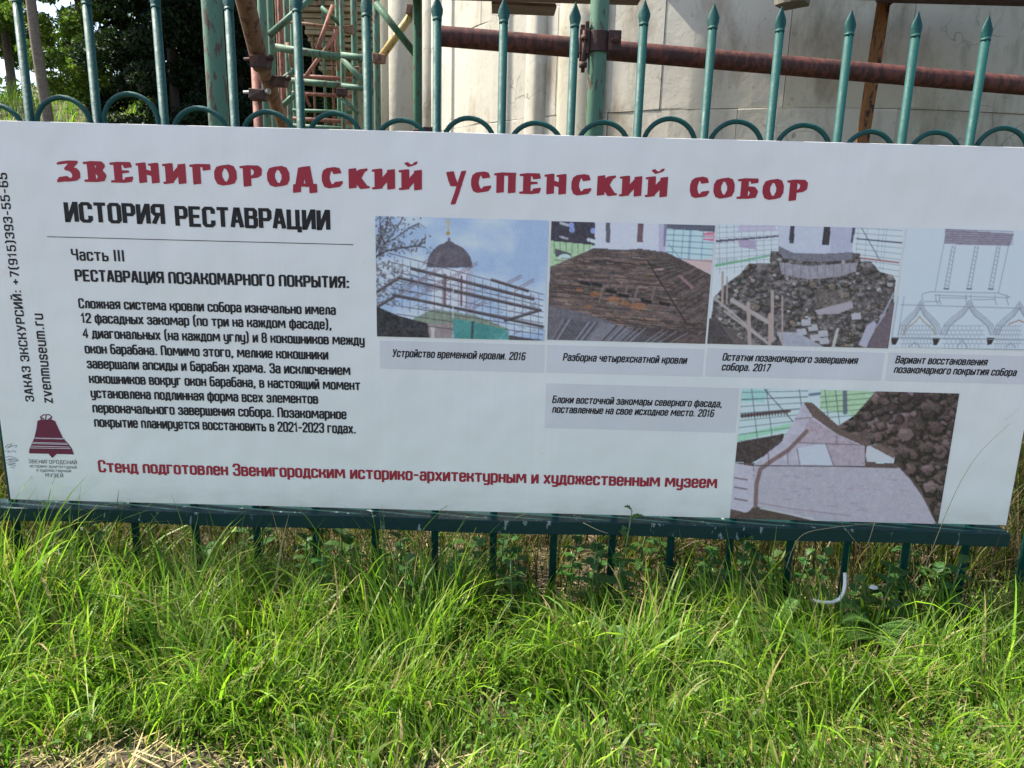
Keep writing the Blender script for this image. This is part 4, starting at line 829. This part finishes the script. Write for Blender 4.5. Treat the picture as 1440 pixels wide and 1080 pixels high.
# overhanging roll at the top of the wall
m_ = MB(); vs = []; n_ = 30
for k in range(n_+1):
    a = -.5+1.9*k/n_; wv = .012*math.sin(k*1.3)
    for r, z in ((AR-.02, 2.22), (AR+.02, 2.25+wv), (AR+.085, 2.33+wv), (AR+.10, 2.6), (AR-.02, 2.7)): vs.append(arc_pt(a, r, z))
m_.add(vs, [(k*5+j, (k+1)*5+j, (k+1)*5+j+1, k*5+j+1) for k in range(n_) for j in range(4)], True); m_.build('moulding', M['stone'], church)
# stepped masonry seen through the tower
t = thing('stone_masonry', 'stepped tan masonry courses seen through the scaffold tower', 'wall', (at(455, 60, 6.2).x, 6.2, 0))
for k in range(17):
    y_ = 96-k*7.0; zc_ = at(470, y_, 6.2).z; xa = at(452-k*1.6-random.uniform(0, 5), y_, 6.2).x; 
    x_ = xa
    while x_ < at(532, y_, 6.2).x:
        ln = random.uniform(.22, .6); MB().box((x_, 6.2+random.uniform(-.03, .03)-k*.035, zc_-.020), (x_+ln-.012, 7.2, zc_+.018), jit=.004).build('stone', M['tan_stone'], t, .003); x_ += ln
MB().box((at(476, 90, 6.5).x, 6.45, 0), (at(532, 90, 6.5).x, 7.1, at(470, 92, 6.2).z)).build('pier', M['tan_stone'], t)
print('apse front px check')

# ------------------------------------------------------------------ trees
def leaf_cloud(n, clumps, size, cols, up=.5):
    "clumps: (x, y, z, r); returns verts, quads, colours of n folded leaves"
    cl = np.array(clumps); wts = cl[:, 3]**2; idx = rng.choice(len(cl), n, p=wts/wts.sum())
    d = rng.normal(size=(n, 3)); d /= np.linalg.norm(d, axis=1)[:, None]; rad = rng.random(n)**.45
    P0 = cl[idx, :3]+d*(rad*cl[idx, 3])[:, None]*np.array([1, 1, .8])
    nm = rng.normal(size=(n, 3))+np.array([0, 0, up]); nm /= np.linalg.norm(nm, axis=1)[:, None]
    u = np.cross(nm, rng.normal(size=(n, 3))); u /= np.linalg.norm(u, axis=1)[:, None]; v = np.cross(nm, u)
    s = size*rng.uniform(.6, 1.3, n)[:, None]
    V = np.stack([P0-u*s, P0+v*s*.5+nm*s*.15, P0+u*s, P0-v*s*.5+nm*s*.15], 1).reshape(-1, 3)
    q = np.arange(n*4).reshape(-1, 4); c = np.array(cols)[rng.integers(0, len(cols), n)]*rng.uniform(.75, 1.25, n)[:, None]
    return V, q, np.repeat(c, 4, 0)
GROUPS = {'dark_tree': 'dark evergreen trees beyond the fence', 'leafy_tree': 'light green trees at the left'}
M['bark_dark'] = wood_mat('dark_bark', (.018, .014, .01), (.04, .032, .024))
def tree(name, label, cat, x, y, h, tr, clumps_n, cr, cz, n, size, cols, lean=(0, 0), squash=1.0, limbs=9, limb_r=.3):
    z0 = float(ground_h(x, y)); t = thing(name, label, cat, (x, y, z0), GROUPS.get(name))
    pts = [Vector((x+lean[0]*k/8+random.uniform(-.03, .03), y+lean[1]*k/8, z0-.2+(h+.2)*k/8)) for k in range(9)]
    m_ = MB().tube(pts, [tr*(1.15-k/8*.95) for k in range(9)], 10); bk = M['bark_dark' if name == 'dark_tree' else 'bark']; m_.build('trunk', bk, t)
    cl = []
    m_ = MB()
    for k in range(clumps_n):
        a = random.uniform(0, 2*PI); rr_ = cr*math.sqrt(random.random()); zz = z0+cz+random.uniform(-.5, .5)*2*cr*squash
        c = (x+rr_*math.cos(a)+lean[0]*.5, y+rr_*math.sin(a), zz, random.uniform(.25, .55)*cr*.55); cl.append(c)
        if k < limbs:
            s_ = pts[min(8, max(2, int((zz-z0)/h*7)))]; e = Vector(c[:3]); mid = (s_+e)/2+Vector((0, 0, .15*cr)); m_.tube([s_, mid, e], [tr*limb_r, tr*limb_r*.6, tr*.08], 6)
    m_.build('branches', bk, t)
    V, q, c = leaf_cloud(n, cl, size, cols); V -= np.array([x, y, z0]); fast_mesh('crown', V, q, c, M['leaf'], t, False); return t
g1 = [(.09, .16, .02), (.13, .21, .03), (.06, .12, .02), (.16, .23, .04)]; g_shade = [(.012, .026, .010), (.018, .035, .012), (.009, .02, .008)]; g3 = [(.14, .20, .04), (.18, .24, .05)]  # dark trees: deep shadow put into the near-black leaf colours
def at_d(px, D): p_ = at(px, 100, CAM.y+D); return p_.x, p_.y
x_, y_ = at_d(63, 9); tree('slim_tree', 'slim bare trunked tree standing at the far left edge', 'tree', x_, y_, 8, .062, 20, 1.5, 6.4, 7000, .05, g1, (-.25, 0), .6)
x_, y_ = at_d(118, 11); tree('leafy_tree', 'light green leafy tree to the right of the slim trunk', 'tree', x_, y_, 5.0, .05, 70, .75, 2.0, 26000, .034, g1+g3, (0, 0), 1.9)
x_, y_ = at_d(14, 15.5); tree('leafy_tree', 'mid green tree with sky showing through at the left edge', 'tree', x_, y_, 6.0, .08, 70, 1.3, 2.6, 30000, .042, g1, (0, 0), 1.3)
x_, y_ = at_d(-150, 15); tree('leafy_tree', 'green tree beyond the left edge of the view', 'tree', x_, y_, 7.0, .1, 40, 2.2, 3.5, 9000, .07, g1)
x_, y_ = at_d(243, 10.5); tree('dark_tree', 'dense evergreen, its shade coloured near black, behind the third picket', 'tree', x_, y_, 8.0, .06, 190, 1.0, 2.3, 100000, .034, g_shade, (0, 0), 2.3, 4)
x_, y_ = at_d(335, 11.5); tree('dark_tree', 'dense dark evergreen behind the pale green scaffold pole', 'tree', x_, y_, 8.0, .06, 190, 1.15, 2.3, 95000, .036, g_shade, (0, 0), 2.1, 4)
x_, y_ = at_d(290, 14); tree('dark_tree', 'large dark evergreen standing behind the other two dark ones', 'tree', x_, y_, 8.0, .1, 170, 1.9, 2.6, 60000, .06, g_shade, (0, 0), 1.4, 4)
x_, y_ = at_d(450, 13.5); tree('dark_tree', 'dark green tree behind the lower scaffold tower', 'tree', x_, y_, 8.0, .14, 70, 1.7, 2.2, 22000, .06, [(.03, .06, .015), (.02, .04, .012)], (0, 0), 1.2)
# distant woodland behind
cl = []
for k in range(120):
    x_ = random.uniform(-30, 6); cl.append((x_, random.uniform(26, 31), 2.2+random.uniform(0, 2.2)+(random.uniform(0, 5) if x_ > -11 else 0), random.uniform(1.0, 2.0)))
V, q, c = leaf_cloud(45000, cl, .17, [(.05, .09, .02), (.035, .06, .02), (.08, .12, .03)]); tag(fast_mesh('woodland', V, q, c, M['leaf'], None, False), 'far green woodland showing between the nearer trees', 'woodland', kind='stuff')

# ------------------------------------------------------------------ grass
def blades(n, X, Y, Z, length, width, cols, lean, curl, K=5, az=None, tipdry=.0):
    az = rng.uniform(0, 2*PI, n) if az is None else az
    th0 = np.abs(rng.normal(0, lean, n)); tt = np.linspace(0, 1, K)
    cu = rng.uniform(.2, 1, n)*curl; V = np.zeros((n, K, 2, 3)); p = np.stack([X, Y, Z], -1); side = np.stack([-np.sin(az+rng.normal(0, .5, n)), np.cos(az), rng.normal(0, .25, n)], -1)
    seg = length/(K-1)
    for k in range(K):
        w_ = width*(1-tt[k]**1.6)*.5+.00015; V[:, k, 0] = p-side*w_[:, None]; V[:, k, 1] = p+side*w_[:, None]
        th = th0+cu*tt[k]**1.3*1.6
        p = p+np.stack([np.sin(th)*np.cos(az), np.sin(th)*np.sin(az), np.cos(th)], -1)*seg[:, None]
    V[..., 2] = np.maximum(V[..., 2], Z[:, None, None]*.5+.002)
    b = (np.arange(n)*K*2)[:, None]; k = np.arange(K-1)[None, :]*2; a = (b+k)
    q = np.stack([a, a+1, a+3, a+2], -1).reshape(-1, 4)
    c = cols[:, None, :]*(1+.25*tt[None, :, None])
    dry = np.array([.30, .25, .11]); m = (tt**3*tipdry)[None, :, None]*(rng.random(n) < .4)[:, None, None]; c = c*(1-m)+dry*m
    return V.reshape(-1, 3), q, np.repeat(c, 2, 1).reshape(-1, 3)
def join(parts):
    vs, qs, cs = [], [], []; o = 0
    for v, q, c in parts: vs.append(v); qs.append(q+o); cs.append(c); o += len(v)
    return np.concatenate(vs), np.concatenate(qs), np.concatenate(cs)
GC = np.array([(.13, .26, .014), (.18, .33, .018), (.08, .18, .014), (.24, .37, .025), (.045, .11, .016), (.14, .24, .04), (.07, .16, .02)])
DC = np.array([(.34, .27, .13), (.42, .34, .18), (.26, .20, .10), (.30, .25, .10)])
def bare(x, y):   # worn patches of dry straw
    b1 = 1.5*np.exp(-(((x+.56)/.24)**2+((y+.66)/.13)**2)**2); b2 = np.exp(-(((x-.62)/.17)**2+((y+.50)/.07)**2))*.85; b3 = np.exp(-(((x+.12)/.2)**2+((y+.60)/.05)**2))*.7
    return np.clip(b1+b2+b3, 0, 1)
def shade_thin(x, y): return 1-.45*np.clip((x-.0)/.15, 0, 1)*np.clip((1.15-x)/.1, 0, 1)*np.clip((y+.24)/.08, 0, 1)
def field(n, x0, x1, y0, y1, hf, wd, lean, curl, dryp=.08, keep=None, tip=.6, K=5):
    X = rng.uniform(x0, x1, n); Y = rng.uniform(y0, y1, n)
    d = vnoise(X+30, Y+30, 9, 7)*.6+vnoise(X+30, Y+30, 23, 8)*.4
    ok = rng.random(n) < np.clip((d-.18)*2.2, .12, 1)
    if keep is not None: ok &= rng.random(n) < keep(X, Y)
    X, Y = X[ok], Y[ok]; n = len(X); Z = ground_h(X, Y)
    Lh = hf(X, Y)*rng.uniform(.45, 1.25, n)*(.7+.6*vnoise(X+9, Y+9, 6, 9))
    col = GC[rng.integers(0, len(GC), n)]*rng.uniform(.75, 1.25, n)[:, None]
    hue = vnoise(X+70, Y+70, 5, 12)[:, None]; col = col*rng.choice([.7, 1.0, 1.25], n)[:, None]; col = col*(1-.35*hue)+np.array([.15, .24, .015])*(.35*hue)
    dm = rng.random(n) < dryp; col[dm] = DC[rng.integers(0, len(DC), dm.sum())]
    az = rng.normal(0, 1.15, n)+vnoise(X+5, Y+5, 3.2, 15)*2*PI*1.6
    return blades(n, X, Y, Z, Lh, wd*rng.uniform(.5, 1.3, n), col, lean, curl, K, az, tip)
hfront = lambda x, y: (.05+.105*np.clip((y+.62)/.42, 0, 1)*np.clip((-y+.03)/.11, .5, 1))*(1+.5*np.clip(-x-.35, 0, .6))*(.6+.4*shade_thin(x, y))
kb = lambda x, y: (1-.95*bare(x, y))*shade_thin(x, y)*np.clip(.45+np.clip(-y/.1, 0, 1), 0, 1)
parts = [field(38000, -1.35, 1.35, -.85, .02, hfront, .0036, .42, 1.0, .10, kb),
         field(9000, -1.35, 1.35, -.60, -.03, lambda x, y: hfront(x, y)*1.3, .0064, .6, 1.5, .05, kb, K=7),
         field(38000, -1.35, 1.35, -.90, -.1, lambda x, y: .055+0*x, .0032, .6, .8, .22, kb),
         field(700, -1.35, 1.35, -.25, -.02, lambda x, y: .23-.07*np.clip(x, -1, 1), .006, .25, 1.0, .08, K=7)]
V, q, c = join(parts); tag(fast_mesh('grass', V, q, c, M['grass']), 'sunlit uncut green grass along the front of the fence', 'grass', kind='stuff')
# behind the fence
hb = lambda x, y: .22+.22*np.clip(np.abs(x)-.7, 0, 1)+0*y
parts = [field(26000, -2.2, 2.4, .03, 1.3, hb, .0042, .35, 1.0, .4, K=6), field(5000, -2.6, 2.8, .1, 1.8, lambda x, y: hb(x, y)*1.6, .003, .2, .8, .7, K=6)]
V, q, c = join(parts); c = c*np.array([.36, .33, .4]); tag(fast_mesh('grass', V, q, c, M['grass']), 'tall half dry grass growing behind the fence', 'grass', kind='stuff')  # blade colours scaled down: shade of tall growth painted into the grass
# grass outside the frame and on the bank
def hfar(x, y): return .28+0*x
parts = [field(30000, -9, -1.0, 3.5, 15, lambda x, y: .35+0*x, .012, .35, 1.0, .10, K=4), field(9000, -4, 4, -3.5, -.9, lambda x, y: .07+0*x, .006, .5, .8, .15, K=4), field(6000, -5, -1.35, -.9, 1.5, lambda x, y: .2+0*x, .007, .4, .9, .15, K=4), field(6000, 1.35, 5, -.9, 1.5, lambda x, y: .2+0*x, .007, .4, .9, .15, K=4)]
V, q, c = join(parts); tag(fast_mesh('grass', V, q, c, M['grass']), 'yellowish meadow grass on the bank and round about', 'grass', kind='stuff')
# straw litter lying flat
n = 16000; X = rng.uniform(-1.3, 1.3, n); Y = rng.uniform(-.85, .5, n); ok = rng.random(n) < np.clip(bare(X, Y)*1.5+.12+.25*(Y > 0), 0, 1); X, Y = X[ok], Y[ok]; n = len(X)
V, q, c = blades(n, X, Y, ground_h(X, Y)+rng.uniform(.001, .02, n), rng.uniform(.02, .09, n), rng.uniform(.0015, .0035, n), DC[rng.integers(0, 4, n)]*rng.uniform(.8, 1.5, n)[:, None], .3, .2, 3)
# lay them down by turning the vertical part sideways
V = V.reshape(n, -1, 3); r0 = V[:, :1].copy(); d = V-r0; a = rng.uniform(0, 2*PI, n)[:, None]; h = d[..., 2].copy()
V[..., 0] = r0[..., 0]+d[..., 0]+h*np.cos(a); V[..., 1] = r0[..., 1]+d[..., 1]+h*np.sin(a); V[..., 2] = r0[..., 2]+h*rng.uniform(-.05, .22, n)[:, None]
tag(fast_mesh('straw', V.reshape(-1, 3), q, c, M['straw']), 'dry straw littering the worn patches of ground', 'straw', kind='stuff')
# low clover-like ground cover in the foreground
n = 5200; X = rng.uniform(-1.3, 1.3, n); Y = rng.uniform(-.85, -.2, n); ok = (vnoise(X+3, Y+3, 7, 31) > .45) & (rng.random(n) < kb(X, Y)); X, Y = X[ok], Y[ok]; n = len(X)
cl3 = np.stack([X, Y, ground_h(X, Y)+rng.uniform(.015, .055, n)], -1); V = []; 
nm = rng.normal(size=(n, 3))*.35+np.array([0, -.2, 1]); nm /= np.linalg.norm(nm, axis=1)[:, None]; u = np.cross(nm, rng.normal(size=(n, 3))); u /= np.linalg.norm(u, axis=1)[:, None]; v = np.cross(nm, u)
s = rng.uniform(.004, .009, n)[:, None]; V = np.stack([cl3-u*s, cl3+v*s*.6+nm*s*.2, cl3+u*s, cl3-v*s*.6+nm*s*.2], 1).reshape(-1, 3)
c = np.repeat(np.array([(.08, .17, .03), (.11, .22, .03), (.06, .13, .025)])[rng.integers(0, 3, n)], 4, 0)
tag(fast_mesh('clover', V, np.arange(n*4).reshape(-1, 4), c, M['weed'], None, False), 'small round clover leaves low in the front grass', 'ground cover', kind='stuff')

# ------------------------------------------------------------------ weeds
def leaf_mesh(base, d, up, ln, wd, col, parent, name='leaf', teeth=0, droop=.4):
    d = Vector(d).normalized(); side = d.cross(Vector(up)).normalized(); nrm = side.cross(d).normalized(); base = Vector(base); n_ = 8; vs = []; cs = []
    for k in range(n_+1):
        t_ = k/n_; w_ = wd*math.sin(PI*min(1, t_**.75*1.0))**.8*.5+.0004
        if teeth: w_ *= 1+teeth*(k % 2)
        c = base+d*ln*t_-Vector((0, 0, 1))*droop*ln*t_*t_+nrm*.0; 
        vs += [c-side*w_+nrm*w_*.35, c, c+side*w_+nrm*w_*.35]; cs += [col, [v*.8 for v in col], col]
    off = parent_loc(parent); V = np.array([tuple(v-off) for v in vs]); q = []
    for k in range(n_):
        for j in (0, 1): a = k*3+j; q.append((a, a+1, a+4, a+3))
    return fast_mesh(name, V, np.array(q), np.array(cs), M['weed'], parent, True)
def weed(x, y, h, nl, ln, wd, label, col=(.06, .14, .03), name='weed', cat='weed', teeth=.5, lean=(0, 0)):
    z0 = float(ground_h(x, y)); t = thing(name, label, cat, (x, y, z0), 'broad leaved weeds along the fence')
    P_ = lambda k: Vector((x+lean[0]*k, y+lean[1]*k, z0+h*k))
    MB().tube([P_(0), P_(.33), P_(.66), P_(1)], [.0028, .0024, .002, .0012], 6).build('stem', M['stem'], t)
    for k in range(nl):
        f_ = .25+.75*k/max(1, nl-1); a = k*2.4+random.uniform(-.4, .4); el = .25+.9*f_**3
        leaf_mesh(P_(f_), (math.cos(a), math.sin(a)-.15, el), (0, 0, 1), ln*random.uniform(.8, 1.1)*(1.1-.4*f_), wd*random.uniform(.85, 1.1), [v*random.uniform(.85, 1.2) for v in col], t, teeth=teeth)
    return t
M['stem'] = plain('plant_stem', (.10, .16, .05), .6)
def gx(px, py):    # ground point under a pixel
    d = RM @ Vector((px-720, 540-py, -F)); t_ = -CAM.z/d.z; return CAM.x+d.x*t_, CAM.y+d.y*t_
for px_, yy, h, nl, ln, wd, lab in ((1047, -.02, .20, 11, .055, .024, 'broad leaved dark green weed under the rail, right of the middle'), (868, -.06, .27, 10, .05, .016, 'tall thin weed reaching up to the board edge right of centre'),
        (838, .02, .16, 9, .05, .022, 'bushy weed in the shade below the middle of the rail'), (480, .03, .16, 8, .07, .028, 'broad drooping weed leaves under the left half of the rail'),
        (150, -.03, .17, 8, .05, .018, 'weed with toothed leaves below the left end of the board'), (1120, .03, .15, 9, .045, .018, 'leafy weed beside the white bent tube'),
        (1010, -.05, .13, 8, .045, .018, 'low weed left of the broad leaved one'), (1190, -.11, .12, 6, .05, .02, 'pale bright green weed in front of the white bent tube'), (700, .03, .15, 8, .05, .02, 'small dark weed in shade left of the middle')):
    x_ = at(px_, 800, yy).x; pale = 'pale' in lab; tall = 'tall' in lab
    weed(x_, yy, h, nl, ln, wd, lab, (.14, .26, .05) if pale else (.055, .13, .03), lean=(random.uniform(-.02, .02), -.03))
ORD = 'first second third fourth fifth sixth seventh eighth ninth tenth eleventh twelfth thirteenth fourteenth fifteenth sixteenth seventeenth eighteenth nineteenth twentieth twenty-first twenty-second twenty-third twenty-fourth twenty-fifth twenty-sixth'.split()
for i, px_ in enumerate(sorted(random.uniform(60, 1390) for _ in range(20))):
    yy = random.uniform(.0, .14); x_ = at(px_, 790, yy).x
    weed(x_, yy, random.uniform(.14, .22), random.randint(9, 13), random.uniform(.045, .07), random.uniform(.014, .022), ORD[i]+' from the left of the taller weeds standing between the fence pickets', (.05, .125, .028), lean=(random.uniform(-.03, .03), random.uniform(-.06, -.02)))
for i, px_ in enumerate(sorted(random.choice([random.uniform(790, 1340), random.uniform(790, 1340), random.uniform(60, 760)]) for _ in range(26))):
    yy = random.uniform(-.17, .04); x_ = at(px_, 800, yy).x
    weed(x_, yy, random.uniform(.09, .17), random.randint(8, 12), random.uniform(.045, .07), random.uniform(.016, .027), ORD[i]+' from the left of the small shaded weeds under the bottom rail', (.05, .12, .028), lean=(random.uniform(-.02, .02), random.uniform(-.03, .01)))
def yarrow(x, y, n_, ln, lab):
    z0 = float(ground_h(x, y)); t = thing('yarrow', lab, 'plant', (x, y, z0), 'yarrow plants in the grass')
    for i in range(n_):
        a = random.uniform(0, 2*PI); el = random.uniform(.5, 1.3); base = Vector((x, y, z0+random.uniform(.02, .07))); d = Vector((math.cos(a), math.sin(a)-.3, el)).normalized(); vs = []; q = []
        side = d.cross(Vector((0, 0, 1))).normalized(); L_ = ln*random.uniform(.7, 1.1)
        def strip_(p0, p1, w_):
            s_ = (p1-p0).cross(Vector((0, -.6, 1))).normalized()*w_; b = len(vs); vs.extend([p0-s_, p0+s_, p1+s_*.3, p1-s_*.3]); q.append((b, b+1, b+2, b+3))
        N_ = 18; prev = base
        for k in range(1, N_+1):
            t_ = k/N_; p_ = base+d*L_*t_-Vector((0, 0, 1))*.45*L_*t_*t_; strip_(prev, p_, .0007); prev = p_
            pl = L_*.16*math.sin(PI*min(1, t_*.9+.08))
            for s_ in (-1, 1):
                e = p_+side*s_*pl+d*pl*.5; strip_(p_, e, .0009); m2 = (p_+e)/2; strip_(m2, m2+side*s_*pl*.2+d*pl*.5, .0008); strip_(m2, m2+side*s_*pl*.45-d*pl*.1, .0008)
        col = np.tile(np.array([[.10, .20, .045]])*random.uniform(.8, 1.2), (len(vs), 1)); off = parent_loc(t)
        fast_mesh('frond', np.array([tuple(v-off) for v in vs]), np.array(q), col, M['weed'], t, False)
for px_, yy, n_, ln, lab in ((1235, -.17, 9, .13, 'feathery yarrow right of the white bent tube'), (1100, -.2, 7, .11, 'feathery yarrow left of the white bent tube'), (865, -.22, 7, .10, 'feathery yarrow below the middle of the board'), (1000, -.30, 6, .09, 'small yarrow in sunlit grass'), (650, -.05, 6, .10, 'yarrow leaf at the rail left of centre'), (1160, -.3, 6, .09, 'small yarrow below the white bent tube')):
    yarrow(at(px_, 850, yy).x, yy, n_, ln, lab)
# dry stalks
def stalk(pts, lab, r=.0011, col='straw_stem', seed=True):
    P_ = [Vector(p_) for p_ in pts]; out = []
    for i in range(len(P_)-1):
        p0 = P_[max(0, i-1)]; p1 = P_[i]; p2 = P_[i+1]; p3 = P_[min(len(P_)-1, i+2)]
        for k in range(6):
            t_ = k/6; out.append(.5*((2*p1)+(p2-p0)*t_+(2*p0-5*p1+4*p2-p3)*t_*t_+(3*p1-p0-3*p2+p3)*t_**3))
    out.append(P_[-1]); o = MB().tube(out, [r*(1-.6*i/len(out)) for i in range(len(out))], 5).build('dry_stalk', M[col]); tag(o, lab, 'stalk', 'dry grass stalks at the fence'); return o
M['straw_stem'] = plain('dry_stalk', (.34, .28, .15), .7)
stalk([at(1300, 800, -.06), at(1340, 700, -.06), at(1375, 640, -.058), at(1420, 596, -.055)], 'thin green-brown stalk arching across the right end of the board', .0008)
stalk([at(1105, 800, -.06), at(1125, 755, -.062), at(1170, 742, -.062), at(1240, 735, -.06)], 'thin bent stalk crossing the rail right of the printed gable', .0008)
stalk([at(1230, 735, -.05), at(1215, 770, -.055), at(1190, 745, -.06), at(1180, 728, -.05)], 'curled stalk in front of the rail under the stone gable picture', .0007)
stalk([at(820, 735, -.05), at(840, 745, -.06), at(855, 750, -.06)], 'short pale stalk lying over the rail in the middle', .0012)
stalk([at(1080, 895, -.2), at(1076, 940, -.22), at(1072, 990, -.3)], 'thick pale straw standing in the grass right of centre', .0017)
stalk([at(1355, 890, -.2), at(1338, 925, -.25), at(1325, 960, -.28)], 'pale straw at the right side of the grass', .0016)
stalk([at(105, 745, -.05), at(100, 790, -.06), at(92, 840, -.08)], 'pale upright stalk in front of the rail at the left', .0013)
stalk([at(1178, 935, -.3), at(1215, 928, -.3), at(1250, 930, -.3)], 'pale straw lying level in the grass under the white tube', .0014)
# white bent tube
o = MB().tube([at(1143, 843, -.14), at(1155, 847, -.15), at(1170, 847, -.15), at(1180, 843, -.148), at(1186, 834, -.14), at(1188, 822, -.13), at(1188, 806, -.115)], .0038, 10).build('bent_tube', M['white_plastic'])
tag(o, 'white bent plastic tube lying in the shaded weeds under the rail', 'tube')
m_ = MB(); o_ = at(1228, 822, -.06)-Vector((0, 0, .006))
m_.add([o_+Vector(v)*.55 for v in ((-.02, 0, -.004), (-.004, .006, .006), (.018, 0, .003), (.02, -.006, -.005), (0, -.01, -.007))]+[o_+Vector(v)*.55+Vector((0, .002, -.002)) for v in ((-.02, 0, -.004), (-.004, .006, .006), (.018, 0, .003), (.02, -.006, -.005), (0, -.01, -.007))], [(0, 1, 2, 3, 4), (9, 8, 7, 6, 5)]+[(k, (k+1) % 5, 5+(k+1) % 5, 5+k) for k in range(5)])
tag(m_.build('paper_scrap', M['white_plastic']), 'crumpled white scrap right of the bent tube', 'litter')
